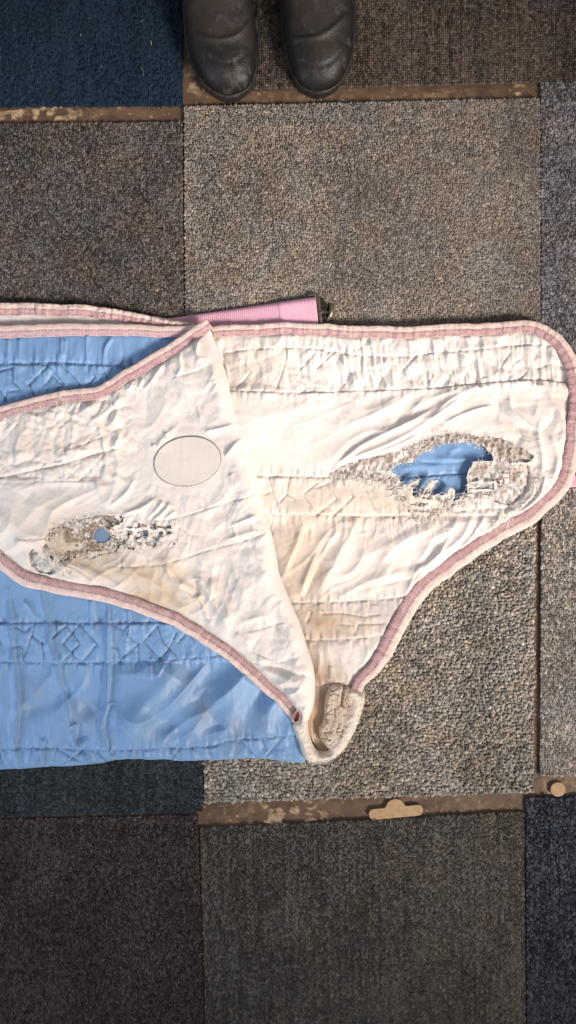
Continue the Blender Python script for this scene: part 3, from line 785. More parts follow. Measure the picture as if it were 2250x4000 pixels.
# ---- blue shell seen from inside, under the tear
def zIn(x, y, d, dh):
    f = Field(x, y)
    f.Z += 3 + 3 * (fbm(x / 60, y / 40, 3, 3) - .5)
    f.stitch([(1540, 1866), (1640, 1862), (1750, 1853), (1840, 1850)], 7, 4, 3, 22, 3, 12)
    f.line([(1640, 1803), (1700, 1806), (1760, 1806), (1900, 1802)], -7, 6, .4, 1.2)
    f.line([(1700, 1790), (1800, 1796), (1900, 1780)], 8, 18, .3, 1.5)
    f.line([(1750, 1790), (1765, 1760), (1800, 1745)], 4, 12, 0, 2)
    f.stitch([(1700, 1872), (1718, 1872), (1765, 1912), (1740, 1930)], 5, 3.5, 2, 16, 5, 12)
    f.line([(1650, 1918), (1720, 1916), (1830, 1920)], -6, 5, .4, 1.2)
    f.line([(1560, 1830), (1640, 1820), (1720, 1822)], 4, 14, 0, 2)
    f.line([(1800, 1860), (1790, 1900), (1800, 1940)], 4, 12, 0, 2)
    C = BLUE * 1.04 * (.95 + .1 * fbm(x / 40, y / 40, 3, 3)[:, None])
    C = threadline(C, x, y, f, [[(1540, 1866), (1640, 1862), (1750, 1853), (1840, 1850)]], 2.6, .3, False)
    return f.Z, C
sheet('outer_shell', [(1480, 1700), (1960, 1700), (1960, 2010), (1480, 2010)], zIn, M_blue, rug, step=4, base=8)
# blue shell under the whole right side (hidden edge layer, seen only from the side)

# ---- upper-left strip of lining between the two bindings
def zU(x, y, d, dh):
    z = 20 + 5 * (folds(x, y, 10, 120, 30, 4, 1.5, .8) - .5)
    return z, np.tile(WHITE * .96, (len(x), 1))
sheet('lining', [(-330, 1215), (0, 1212), (300, 1210), (600, 1235), (760, 1262), (700, 1290), (400, 1290), (-330, 1290)], zU, M_lining, rug, step=5, base=20)

# ---- C: the flap folded over to the left
topC = [(-330, 1700), (-150, 1640), (0, 1612), (110, 1583), (221, 1556), (300, 1545), (397, 1527), (475, 1480), (580, 1422), (671, 1362), (750, 1310), (812, 1278)]
botC = [(1165, 2835), (1150, 2795), (1095, 2720), (1000, 2635), (900, 2555), (800, 2480), (690, 2412), (560, 2365), (480, 2340), (390, 2318), (260, 2294), (170, 2276), (100, 2255), (50, 2225), (15, 2195), (-60, 2120), (-150, 1980), (-330, 1900)]
Cp = smooth(topC, 3) + smooth(foldC, 4) + smooth(botC, 3)
holeL = [(190, 2094), (204, 2066), (265, 2044), (331, 2025), (397, 2014), (469, 2015), (524, 2032), (574, 2050), (600, 2048), (635, 2038), (695, 2030), (687, 2060), (678, 2080), (692, 2100), (686, 2127), (635, 2138), (590, 2140), (552, 2156), (520, 2150), (497, 2143), (470, 2130), (458, 2154), (400, 2168), (359, 2182), (300, 2178), (237, 2193), (214, 2171), (195, 2132)]
holeL2 = [(116, 2160), (132, 2143), (150, 2160), (160, 2171), (188, 2193), (221, 2232), (193, 2245), (155, 2237), (121, 2209)]
holeL3 = [(172, 2135), (182, 2120), (196, 2150), (215, 2185), (205, 2188), (185, 2165)]
seamsC = [[(-300, 1900), (0, 1866), (138, 1835), (237, 1816), (381, 1772), (458, 1752)], [(132, 1879), (309, 1879), (370, 1875)],
          [(237, 2193), (342, 2170), (458, 2154)], [(475, 2215), (624, 2208), (666, 2196), (732, 2177), (821, 2146), (931, 2119), (1036, 2083)],
          [(600, 2036), (710, 2020), (832, 1981), (931, 1953), (1014, 1926)], [(260, 1760), (410, 1704)], [(977, 2592), (1083, 2587), (1199, 2548)], [(977, 2464), (1083, 2435), (1110, 2425)],
          [(700, 1475), (810, 1437), (822, 1420)], [(309, 1879), (410, 1775)], [(100, 2108), (180, 2100)], [(920, 2055), (1020, 2035)], [(925, 2100), (1034, 2066)]]
motC = [[(700, 2060), (750, 2090), (738, 2165)], [(700, 2060), (690, 2110)], [(237, 2193), (300, 2140)], [(476, 2170), (476, 2215)], [(1075, 2440), (1130, 2500)], [(1020, 2480), (980, 2540), (1060, 2575)]]
ridC = [([(480, 2010), (560, 1980), (610, 1945)], 12, 10, .5), ([(575, 2030), (620, 1985), (640, 1955)], 15, 10, -.4), ([(600, 2035), (650, 1990), (665, 1960)], 13, 9, .4), ([(640, 2030), (690, 1995)], 8, 8, 0), ([(560, 2015), (600, 2030)], -10, 12, 0),
        ([(375, 1870), (400, 1930), (425, 1975)], 10, 8, .4), ([(430, 1980), (490, 1930), (530, 1870)], 9, 8, -.4), ([(410, 1990), (450, 1900), (460, 1800)], 7, 16, 0),
        ([(0, 2000), (90, 2080), (180, 2095)], 7, 26, 0), ([(60, 2110), (130, 2120), (185, 2100)], 11, 16, 0), ([(-60, 1990), (30, 2060), (100, 2150), (120, 2220)], 8, 24, 0),
        ([(235, 2200), (300, 2230), (370, 2280)], 11, 8, .5), ([(250, 2190), (350, 2240), (450, 2310)], 10, 9, -.5), ([(300, 2200), (420, 2260), (530, 2330)], 9, 12, .4), ([(220, 2210), (260, 2260), (330, 2290)], 9, 8, .4),
        ([(460, 2180), (560, 2260), (650, 2360), (700, 2400)], 9, 20, .3), ([(650, 2170), (665, 2250), (700, 2290), (760, 2350)], 14, 14, .5), ([(700, 2270), (760, 2300), (790, 2340)], 9, 10, 0),
        ([(760, 2250), (800, 2300), (850, 2380), (900, 2440)], 15, 15, -.4), ([(760, 2260), (775, 2330)], -14, 14, 0), ([(820, 2260), (870, 2330), (905, 2430)], 12, 20, .3),
        ([(940, 2430), (1000, 2410), (1050, 2400)], 10, 14, 0), ([(920, 2470), (960, 2500), (975, 2530)], 9, 10, .3), ([(1020, 2592), (1100, 2610), (1199, 2635)], -17, 9, .3), ([(1010, 2610), (1100, 2640), (1180, 2660)], 10, 16, 0),
        ([(1060, 2680), (1130, 2660), (1170, 2680), (1140, 2700)], 11, 10, 0), ([(1110, 2720), (1150, 2700), (1200, 2740)], 12, 9, .3), ([(1120, 2700), (1100, 2670)], -8, 9, 0), ([(1160, 2750), (1190, 2760)], -7, 8, 0),
        ([(880, 1790), (920, 1740), (950, 1715)], 14, 12, .5), ([(900, 1850), (930, 1900)], 8, 12, 0), ([(800, 1690), (870, 1675), (920, 1660)], 8, 8, .4), ([(612, 1760), (640, 1710), (690, 1670)], 8, 12, .3), ([(655, 1720), (650, 1690)], 8, 5, 0), ([(605, 1750), (600, 1735)], 8, 5, 0),
        ([(900, 2055), (960, 2030), (1010, 2010)], 9, 8, .4), ([(890, 2105), (950, 2090), (1020, 2070)], 8, 7, -.4), ([(915, 2055), (925, 2110)], 6, 6, 0),
        ([(480, 1545), (430, 1600), (340, 1660)], 9, 12, .4), ([(330, 1570), (365, 1620), (400, 1700), (410, 1760)], 10, 10, -.4), ([(470, 1580), (450, 1660), (470, 1700), (440, 1770)], 11, 13, .4), ([(200, 1600), (180, 1660), (210, 1700)], 9, 14, 0),
        ([(640, 1420), (600, 1480), (560, 1530)], 10, 9, .4), ([(700, 1385), (710, 1440), (690, 1480)], 11, 8, .4), ([(780, 1330), (770, 1380), (790, 1420)], 11, 10, .3), ([(520, 1500), (500, 1530)], 8, 7, 0), ([(560, 1475), (540, 1520)], 8, 7, 0),
        ([(290, 1660), (280, 1740), (240, 1800)], 9, 10, .4), ([(120, 1660), (70, 1720), (60, 1800)], 8, 14, 0), ([(830, 1430), (850, 1520), (880, 1590)], 9, 12, .4), ([(770, 1590), (790, 1640)], 5, 6, 0),
        ([(300, 1950), (200, 1990), (120, 1960)], 6, 30, 0), ([(250, 1930), (130, 2000), (60, 2090)], 7, 24, 0), ([(0, 1880), (120, 1960)], -6, 24, 0)]
patchC = [(733 + 135 * math.cos(t) * math.cos(-.16) - 98 * math.sin(t) * math.sin(-.16), 1802 + 135 * math.cos(t) * math.sin(-.16) + 98 * math.sin(t) * math.cos(-.16)) for t in [2 * math.pi * i / 48 for i in range(48)]]
def baseC(x, y):
    df, _, _, _, _ = seg_dist(x, y, foldC)
    return 66 + 46 * np.exp(-df / 210) * sst(1250, 1500, y) + 22 * np.exp(-df / 90) * (1 - sst(1250, 1500, y)) + 7 * (fbm(x / 300, y / 300, 70, 3) - .5) * 2
def zC(x, y, d, dh):
    f = Field(x, y)
    b = baseC(x, y)
    dp, _, _, _, _ = seg_dist(x, y, patchC, True); inp = inside(x, y, patchC); calm = np.where(inp, 0.0, 1 - .75 * np.exp(-dp / 90)); qt = np.where(inp, .12, 1.)
    left = 1 - sst(430, 620, x)
    upl = left * (1 - sst(1860, 1880, y))
    f.Z += upl * (17 * (facets(x, y, 88, 31) - .4) + 6 * (facets(x, y, 42, 32) - .4) + 10 * (folds(x, y, 60, 200, 60, 33, 1.5, .9) - .5))
    f.Z += left * sst(1880, 1900, y) * (14 * (folds(x, y, -35, 300, 90, 34, 1.5, .9) - .5))
    f.Z += calm * sst(470, 600, x) * (9 * (folds(x, y, -60, 260, 80, 38, 1.5, .9) - .5) + 9 * (facets(x, y, 140, 37) - .4) + 4 * (facets(x, y, 55, 47) - .4))
    f.Z += sst(2150, 2250, y) * 20 * (folds(x, y, 55, 330, 100, 39, 1.5, .9) - .5) * (1 - sst(2420, 2520, y))
    f.Z += qt * 4 * (facets(x, y, 110, 49) - .4)
    gat = np.exp(-((y - np.interp(x, [0, 221, 397, 580, 812], [1640, 1585, 1550, 1450, 1310])) / 70) ** 2)
    f.Z += gat * 12 * (folds(x, y, 100, 130, 36, 46, 1.3, .9) - .5)
    f.Z += qt * (1.5 * folds(x, y, -30 + 0 * 1, 110, 24, 411, 3.2, 1.) * vn(x / 130, y / 130, 412) + 1.6 * folds(x, y, 70, 90, 20, 413, 3.2, 1.) * vn(x / 110, y / 110, 414) + 1.0 * folds(x, y, 20, 70, 16, 415, 3.0, 1.2) * vn(x / 90, y / 90, 416))
    for pts, a, w, sk in ridC: f.line(smooth(pts, 4), a * 1.05, w * 1.25, sk * .6, 1.35)
    for s_, sm in enumerate(seamsC): f.stitch(smooth(sm, 4), 3.6, 4.5, 2.6, 30, 150 + s_, 14)
    f.stitch(seamsC[0], 6, 6, 0, 20, 1)
    for s_, sm in enumerate(motC): f.stitch(sm, 4, 4, 1.2, 16, 180 + s_, 14)
    f.Z += .45 * (fbm(x / 16, y / 16, 92, 3) - .5) * 2
    f.Z += 7 * np.exp(-dh / 12) * fbm(x / 22, y / 22, 19, 2) * (y < 2070)
    f.Z += -5 * np.exp(-dh / 22) * (y > 2100)
    df, _, _, _, _ = seg_dist(x, y, smooth(foldC, 3))
    df = np.where(x > 1300, 999, df)
    rim = np.sqrt(np.clip(1 - (1 - np.clip(df / 75, 0, 1)) ** 2, 0, 1))
    de, _, _, _, _ = seg_dist(x, y, smooth(topC, 3)); db, _, _, _, _ = seg_dist(x, y, smooth(botC[1:], 3))
    e2 = 1 - .30 * np.exp(-np.minimum(de, db) / 50)
    z = 26 + (b - 26) * rim * e2 + f.Z * (.25 + .75 * np.clip(df / 45, 0, 1)) * (1 - .6 * np.exp(-np.minimum(de, db) / 16))
    k = np.exp(-(np.minimum(de, db) / 27) ** 4); z = z * (1 - k) + np.minimum(z, 54) * k
    z += 5 * np.exp(-((df - 45) / 30) ** 2)
    C = np.tile(WHITE * .985, (len(x), 1)) * (.97 + .06 * fbm(x / 60, y / 60, 17, 3)[:, None])
    C = stains(C, x, y, [(470, 2235, 170, 40, .7, 31), (580, 2330, 100, 45, .8, 32), (330, 2160, 150, 40, .5, 33), (640, 2390, 70, 40, .5, 35), (300, 2120, 90, 50, .5, 36)], (.56, .41, .23))
    C = stains(C, x, y, [(200, 2050, 160, 90, .3, 211), (760, 2100, 120, 90, .22, 212), (640, 2260, 120, 70, .4, 213), (300, 1720, 200, 80, .22, 214), (700, 2350, 110, 60, .35, 215)], (.66, .52, .37))
    C = stains(C, x, y, [(60, 1840, 120, 60, .25, 41), (120, 1720, 90, 70, .22, 42), (730, 1800, 200, 150, .12, 43), (900, 2300, 80, 200, .12, 44)], (.56, .50, .44))
    C = threadline(C, x, y, f, seamsC, 1.7, .66)
    C = threadline(C, x, y, f, motC, 1.5, .78, False, 1)
    return z, C
HC = [rag(holeL, 4, 5, 21), rag(holeL2, 3, 5, 22), rag(holeL3, 1.5, 4, 23)]
def keepL(x, y):
    w = ridged(x / 30, y / 20, 305, 2, 1.)
    a = (x > 455 + 130 * (fbm(x / 22, y / 16, 333, 2) - .35)) & ((w > .64 - .06 * sst(560, 690, x)) | (fbm(x / 40, y / 18, 309, 2) > .64 - .14 * sst(560, 690, x)))
    return a & ~inside(x, y, holeL2) & (np.hypot(x - 566, y - 2085) > 18)
sheet('lining', Cp, zC, M_lining, rug, holes=HC, step=2.8, base=60, keep=keepL)

# wadding under the left tear, with worn-through spots
spot = [rag([(372, 2080), (385, 2066), (404, 2062), (414, 2070), (428, 2078), (434, 2096), (428, 2112), (412, 2119), (396, 2116), (384, 2122), (374, 2108), (368, 2094)], 4, 4, 51), rag(arc(566, 2085, 13, 0, 340, 12, 14), 2, 4, 52)]
def zWL(x, y, d, dh):
    base = 54 - 8 * sst(0, 50, np.clip(50 - d, 0, 50))
    n = fbm(x / 11, y / 12, 65, 3); n2 = ridged(x / 18, y / 15, 66, 2, 1.2)
    lft = 1 - sst(420, 500, x)
    tan = lft * sst(.42, .60, 1 - fbm(x / 60, y / 26, 68, 3) * 1.1) * sst(2050, 2080, y)
    tan = np.maximum(tan, inside(x, y, [(195, 2095), (300, 2085), (300, 2150), (240, 2185), (210, 2165)]) * 1.)
    z = base + (6 * (n - .5) * 2 + 5 * n2) * (1 - .8 * tan) + 5 * tan
    t = np.clip(.45 + (fbm(x / 8, y / 10, 75, 3) - .5) * 3.4, 0, 1)[:, None]
    C = np.array([.34, .285, .235]) * (1 - t) + np.array([.80, .76, .71]) * t
    C = C * (1 - tan[:, None]) + np.array([.66, .56, .43]) * tan[:, None]
    wht = (sst(540, 580, x) * .5)[:, None]
    C = C * (1 - wht * t) + np.array([.78, .76, .72]) * wht * t
    bw = (sst(.42, .62, fbm(x / 34, y / 18, 351, 3)) * sst(225, 270, x) * (1 - sst(470, 520, x)) * .75)[:, None]
    C = C * (1 - bw) + np.array([.26, .175, .11]) * (.7 + .6 * t) * bw
    low = inside(x, y, holeL2)[:, None] * .8
    C = C * (1 - low) + np.array([.60, .585, .56]) * (.8 + .3 * t) * low
    rimw = np.exp(-dh / 5)[:, None] * .5
    C = C * (1 - rimw) + np.array([.6, .52, .42]) * rimw
    return z, C
sheet('wadding', [(90, 2140), (130, 2100), (180, 2060), (300, 2000), (470, 1990), (720, 2000), (720, 2140), (640, 2170), (540, 2190), (380, 2210), (250, 2260), (120, 2260)], zWL, M_pad, rug, holes=spot, step=3.0, base=46)
sheet('outer_shell', [(340, 2040), (620, 2040), (620, 2140), (340, 2140)], lambda x, y, d, dh: (51 + 2 * fbm(x / 30, y / 30, 2), np.tile(BLUE * np.array([1.0, .8, .7]), (len(x), 1))), M_blue, rug, step=6, base=36)

# oval patch sewn on the flap
def zP(x, y, d, dh):
    z = zC(x, y, d + 999, dh)[0] + 3.6 * np.clip(d / 5, 0, 1) + 1.2
    i = d < 9
    C = np.tile(np.array([.73, .675, .61]), (len(x), 1)) * (.96 + .08 * fbm(x / 10, y / 120, 3, 3)[:, None])
    C = np.where((d < 4.2)[:, None], np.array([.27, .24, .215]), C)
    return z, C
sheet('patch', patchC, zP, M_lining, rug, step=2.0, base=72)['label'] = 'oval beige patch sewn on the white lining'

# ---- binding
PALE = np.array([.82, .635, .575]); MAUVE = np.array([.565, .35, .355])
def binding(pts, width, zf, label=None, seed=1, flip=1, pale=PALE, mauve=MAUVE, split=.52, th=11, gather=2.5, glen=22, wv=None, wob=4.2, inner_drop=4):
    """folded tape sewn over the edge: outer rolled half pale, inner half mauve; flip=1: outer side is to the left of travel (image axes)"""
    P, s = interp_path(pts, 4.)
    T = np.gradient(P, axis=0); T /= np.linalg.norm(T, axis=1)[:, None]
    Nn = np.stack([T[:, 1], -T[:, 0]], 1) * flip          # towards the outside
    n = len(P); m = 17
    v = np.linspace(-1, 1, m)                             # -1 inner edge, 1 outer edge
    w = width if wv is None else np.interp(s / s[-1], *wv)
    wob_ = (fbm(s / 45, s * 0, seed, 3) - .5) * 2 * wob
    gz = gather * ((vn(s / glen, s * 0, seed + 4) - .5) * 2 + .7 * (vn(s / (glen * .45), s * 0, seed + 7) - .5) * 2)
    z0 = zf(P[:, 0], P[:, 1])
    V = np.zeros((n, m, 3)); C = np.zeros((n, m, 3)); U = np.zeros((n, m, 2))
    for k, vv in enumerate(v):
        off = (w / 2) * vv * np.ones(n) + wob_ * (1 if vv > 0 else .8)
        roll = max(0., (vv - .2) / .8)
        prof = th * math.sqrt(max(0, 1 - roll ** 3)) if vv > .2 else th * (1 - .35 * ((.2 - vv) / 1.2))
        if vv < -.9: prof = th * .35
        dz = prof - 2.2 * math.exp(-((vv + .05) / .07) ** 2) - 1.8 * math.exp(-((vv + .82) / .06) ** 2)
        if vv == 1: dz = -th * .9
        g = gz * (1.0 if vv < .5 else .55) * (.3 if k in (0, m - 1) else 1)
        gg = gather * .9 * (vn(s / 9, vv * 2 + s * 0, seed + 9) - .5)
        V[:, k, 0] = P[:, 0] + Nn[:, 0] * off; V[:, k, 1] = P[:, 1] + Nn[:, 1] * off
        V[:, k, 2] = z0 + dz + g + gg
        t = 1. if vv > (split - .5) * 2 + .02 else 0.
        C[:, k] = mauve * (1 - t) + pale * t
        mott = fbm(s / 14, s * 0 + vv * 3, seed + 13, 3)
        blot = sst(.52, .66, fbm(s / 20, s * 0 + vv * 2.2, seed + 23, 3))
        C[:, k] *= (.86 + .28 * mott)[:, None]
        if t < .5:
            C[:, k] = C[:, k] * (1 - .45 * blot[:, None]) + pale * .82 * .45 * blot[:, None]
            st = ((s % 13) < 6) & (abs(vv + .05) < .1 or abs(vv + .80) < .09)
            C[st, k] *= .62
        U[:, k, 0] = s / 30; U[:, k, 1] = vv * (w / 60 if np.isscalar(w) else width / 60)
    idx = np.arange(n * m).reshape(n, m)
    F = np.stack([idx[:-1, :-1].ravel(), idx[:-1, 1:].ravel(), idx[1:, 1:].ravel(), idx[1:, :-1].ravel()], 1)
    if flip > 0: F = F[:, ::-1]
    V = V.reshape(-1, 3); zb = float(np.mean(z0))
    wx, wy = px(V[:, 0], V[:, 1], zb)
    o = mesh_np('binding', np.stack([wx, wy, V[:, 2] / K], 1), F, M_bind, C.reshape(-1, 3), rug, UV=U.reshape(-1, 2))
    if label: o['label'] = label
    return o
K_ = lambda h: (lambda x, y: np.full(np.shape(x), float(h)))
# right hand edge, all the way round to the fleece
ctr = [(830, 1296), (880, 1294), (948, 1289), (1030, 1288), (1114, 1282), (1180, 1284), (1252, 1286), (1330, 1292), (1390, 1296), (1500, 1296), (1550, 1299), (1590, 1297), (1632, 1295), (1750, 1290), (1850, 1287), (1919, 1284), (1990, 1280), (2041, 1277), (2090, 1280),
       (2140, 1303), (2186, 1345), (2220, 1395), (2240, 1450), (2252, 1520), (2249, 1600), (2243, 1680), (2239, 1740), (2230, 1800), (2208, 1870), (2174, 1924), (2124, 1972), (2070, 2018), (1990, 2060), (1922, 2100), (1830, 2160), (1760, 2212), (1700, 2256), (1650, 2300), (1610, 2352), (1572, 2418), (1536, 2484), (1500, 2552), (1462, 2606), (1422, 2645), (1400, 2672), (1390, 2706)]
binding(ctr, 50, lambda x, y: 29 + 5 * vn(x / 150, y / 150, 4), seed=3, gather=2.6, wv=([0, .42, .5, .62, .75, .85, .93, 1], [48, 52, 60, 64, 66, 70, 66, 46]))
# flap top edge
binding([(-330, 1700), (-150, 1642), (0, 1612), (110, 1583), (221, 1556), (300, 1543), (385, 1530), (450, 1495), (530, 1445), (600, 1406), (671, 1362), (750, 1310), (800, 1278), (818, 1264)], 52,
        lambda x, y: 57 + 5 * vn(x / 100, y / 100, 2), seed=5, gather=2.8, wob=3.5)
# flap bottom edge
binding([(-330, 1930), (-150, 2010), (-60, 2120), (10, 2196), (60, 2238), (110, 2264), (170, 2280), (260, 2298), (390, 2322), (500, 2352), (600, 2388), (700, 2430), (800, 2490), (890, 2552), (960, 2610), (1040, 2682), (1100, 2738), (1150, 2796), (1160, 2812)], 50,
        lambda x, y: 57 + 4 * vn(x / 100, y / 100, 2), seed=7, flip=-1, gather=1.6, wv=([0, .3, .5, .8, 1], [56, 60, 56, 52, 44]), mauve=MAUVE * np.array([.98, 1., .96]))
# the two bindings at the top left, front and back edges of the rug
binding([(-330, 1215), (0, 1210), (99, 1206), (221, 1210), (331, 1214), (469, 1231), (580, 1250), (662, 1266), (740, 1270)], 50, K_(24), seed=9, gather=5.0, wv=([0, .3, .8, 1], [52, 53, 44, 26]))
binding([(-330, 1300), (0, 1296), (166, 1290), (386, 1287), (497, 1289), (607, 1296), (700, 1296), (800, 1280)], 52, K_(40), seed=11, gather=1.4, pale=PALE * .97, mauve=MAUVE * np.array([1.12, 1.22, 1.3]), glen=40, wv=([0, .5, .9, 1], [54, 54, 46, 40]))

# ---- fleece wither pad
fl = [(1371, 2686), (1400, 2692), (1416, 2698), (1426, 2714), (1424, 2743), (1416, 2774), (1405, 2812), (1388, 2854), (1361, 2905), (1333, 2943), (1298, 2969), (1257, 2981), (1223, 2978), (1198, 2968), (1178, 2943), (1164, 2895), (1147, 2860), (1138, 2829), (1152, 2812), (1165, 2790), (1162, 2770), (1169, 2750), (1188, 2757), (1200, 2780), (1203, 2810), (1205, 2850), (1212, 2880), (1223, 2912), (1243, 2933), (1268, 2937), (1285, 2930),
      (1262, 2905), (1248, 2880), (1247, 2845), (1262, 2819), (1266, 2780), (1268, 2740), (1274, 2710), (1286, 2688), (1305, 2672), (1350, 2675)]
fl = smooth(fl, 3, True)
def zF(x, y, d, dh):
    outer = [(1400, 2692), (1424, 2714), (1420, 2760), (1405, 2812), (1388, 2854), (1361, 2905), (1333, 2943), (1298, 2971), (1257, 2983), (1223, 2980), (1190, 2965), (1172, 2930), (1155, 2875), (1138, 2829)]
    do, _, _, _, _ = seg_dist(x, y, smooth(outer, 3))
    rim = np.sqrt(np.clip(1 - (1 - np.clip(d / 20, 0, 1)) ** 2, 0, 1))
    tall = 40 * np.exp(-((do - 26) / 46) ** 2)
    left = (1 - sst(1215, 1240, x)) * 14
    lobe = sst(40, 90, do) * 22
    z = 14 + rim * (tall + lobe + left + 6)
    wx_ = x + 10 * (fbm(x / 30, y / 30, 3, 2) - .5); wy_ = y + 10 * (fbm(x / 30, y / 30, 4, 2) - .5)
    d1, d2, c = worley(wx_ / 27, wy_ / 21, 6)
    cr = np.clip((d2 - d1) / (.10 + .16 * fbm(x / 24, y / 24, 61, 2)), 0, 1); cr = np.maximum(cr, sst(.42, .56, fbm(x / 26, y / 26, 62, 2)))
    inner = sst(24, 48, do) * (x > 1240) * (1 - sst(2900, 2925, y))
    z += -8 * (1 - cr) * inner + 3 * c * inner + 3.4 * (fbm(x / 11, y / 11, 5, 3) - .5) * 2
    # seam where the pad is gathered at its top end
    ds, _, _, _, _ = seg_dist(x, y, [(1345, 2676), (1338, 2700), (1332, 2750)])
    z -= 12 * np.exp(-(ds / 6) ** 2)
    pale = np.array([.80, .725, .635]); dirt = np.array([.34, .22, .13])
    C = np.tile(pale, (len(x), 1)) * (.93 + .14 * fbm(x / 20, y / 20, 15, 3)[:, None])
    C = C * (1 - .8 * (1 - cr[:, None]) * inner[:, None]) + dirt * .8 * ((1 - cr) * inner)[:, None]
    w = inner * np.clip(.62 + 1.1 * (fbm(x / 38, y / 38, 19, 3) - .4), 0, .75)
    C = C * (1 - w[:, None]) + np.array([.54, .40, .28]) * w[:, None]
    g = (np.exp(-(ds / 7) ** 2) * .6)[:, None]
    C = C * (1 - g) + dirt * .8 * g
    return z, C
sheet('fleece_pad', fl, zF, M_fleece, rug, step=2.2, base=30)['label'] = 'cream fleece pad, cracked and matted, at the point of the rug'
# short fibres on the fleece rim
lines = []
rr = random.Random(3)
o_ = smooth([(1416, 2698), (1426, 2714), (1422, 2760), (1405, 2812), (1388, 2854), (1361, 2905), (1333, 2943), (1298, 2971), (1257, 2983), (1223, 2980), (1190, 2965), (1172, 2930), (1155, 2875), (1138, 2829)], 12)
for i in range(1500):
    j = rr.randrange(len(o_) - 1); p = o_[j]; q = o_[j + 1]
    tx, ty = q[0] - p[0], q[1] - p[1]; L = math.hypot(tx, ty) + 1e-6
    nx_, ny_ = -ty / L, tx / L
    ins = rr.uniform(0, 30) ; zz = 14 + 34 * math.sqrt(max(0, 1 - (1 - min(1, ins / 20)) ** 2)) + (8 if ins > 12 else 0)
    x0 = p[0] + nx_ * ins; y0 = p[1] + ny_ * ins
    a = rr.uniform(0, 6.28); le = rr.uniform(3, 7)
    lines.append([(x0, y0, zz - 4), (x0 + math.cos(a) * le * .5 - nx_ * 1.5, y0 + math.sin(a) * le * .5 - ny_ * 1.5, zz + 2), (x0 + math.cos(a) * le - nx_ * 3, y0 + math.sin(a) * le - ny_ * 3, zz + 2.5)])
tubes('fleece_fibres', lines, .7, M_thread, rug, (.72, .66, .57), 30, 3, True)
# open end of the binding tube
th = np.linspace(0, 2 * math.pi, 25)[:-1]
V = []; rings = [(17, 0), (19, -6), (15, -14), (9, -14)]
rad = [(10, 20, -2, -14), (14, 24, 0, -2), (13, 22, 0, 0), (11, 20, 0, -2), (9, 17, -1, -9), (1, 2, -1, -12)]
Vv = []; Cc = []
for (rx, ry, ox, zz) in rad:
    for t in th:
        a = .25
        ex, ey = rx * math.cos(t), ry * math.sin(t)
        Vv.append((1158 + ox + ex * math.cos(a) - ey * math.sin(a), 2799 + ex * math.sin(a) + ey * math.cos(a), 84 + zz))
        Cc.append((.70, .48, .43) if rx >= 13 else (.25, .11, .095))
Vv = np.array(Vv); idx = np.arange(len(rad) * 24).reshape(len(rad), 24)
F = np.array([(idx[i, j], idx[i, (j + 1) % 24], idx[i + 1, (j + 1) % 24], idx[i + 1, j]) for i in range(len(rad) - 1) for j in range(24)])
wx, wy = px(Vv[:, 0], Vv[:, 1], 75)
mesh_np('binding_end', np.stack([wx, wy, Vv[:, 2] / K], 1), F, M_lining, np.array(Cc), rug)

# ---- pink webbing strap with its hook
def strap(corners, z0, z1, lab, nrib, fold=None):
    q = np.array(corners, float)           # tl tr br bl
    n = nrib * 4; m = 6
    u = np.linspace(0, 1, n + 1); v = np.linspace(0, 1, m + 1)
    U_, V_ = np.meshgrid(u, v)
    bow = 0
    p = ((q[0] * (1 - U_[..., None]) + q[1] * U_[..., None]) * (1 - V_[..., None]) + (q[3] * (1 - U_[..., None]) + q[2] * U_[..., None]) * V_[..., None])
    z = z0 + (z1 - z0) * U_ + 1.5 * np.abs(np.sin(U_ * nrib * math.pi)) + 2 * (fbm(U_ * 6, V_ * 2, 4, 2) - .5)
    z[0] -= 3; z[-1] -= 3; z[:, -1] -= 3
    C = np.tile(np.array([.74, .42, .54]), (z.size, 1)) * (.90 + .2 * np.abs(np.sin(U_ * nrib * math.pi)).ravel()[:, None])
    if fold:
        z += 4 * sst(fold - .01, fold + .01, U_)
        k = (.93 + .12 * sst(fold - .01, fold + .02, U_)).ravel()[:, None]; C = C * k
    idx = np.arange(z.size).reshape(z.shape)
    F = np.stack([idx[:-1, :-1].ravel(), idx[1:, :-1].ravel(), idx[1:, 1:].ravel(), idx[:-1, 1:].ravel()], 1)
    # rim down to the carpet gives the webbing its thickness
    x = p[..., 0].ravel(); y = p[..., 1].ravel(); zz = z.ravel()
    ring = np.concatenate([idx[0, :], idx[1:, -1], idx[-1, -2::-1], idx[-2:0:-1, 0]])
    b = len(x); x = np.r_[x, x[ring]]; y = np.r_[y, y[ring]]; zz = np.r_[zz, zz[ring] - 7]; C = np.r_[C, C[ring] * .9]
    r2 = np.arange(len(ring)) + b
    F2 = np.stack([ring, np.roll(ring, -1), np.roll(r2, -1), r2], 1)
    F = np.concatenate([F, F2])
    wx, wy = px(x, y, z0)
    o = mesh_np('strap', np.stack([wx, wy, zz / K], 1), F, M_strap, C, rug)
    o['label'] = lab
    return o
M_strap = mat_attr('pink_webbing', rough=.55, mottle=.04, mscale=60, sheen=.2, spec=.35)
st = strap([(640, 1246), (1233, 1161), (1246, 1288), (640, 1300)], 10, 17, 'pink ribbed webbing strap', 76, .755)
strap([(2150, 1860), (2330, 1846), (2330, 1898), (2150, 1908)], 9, 9, 'short piece of pink webbing at the right edge', 24)

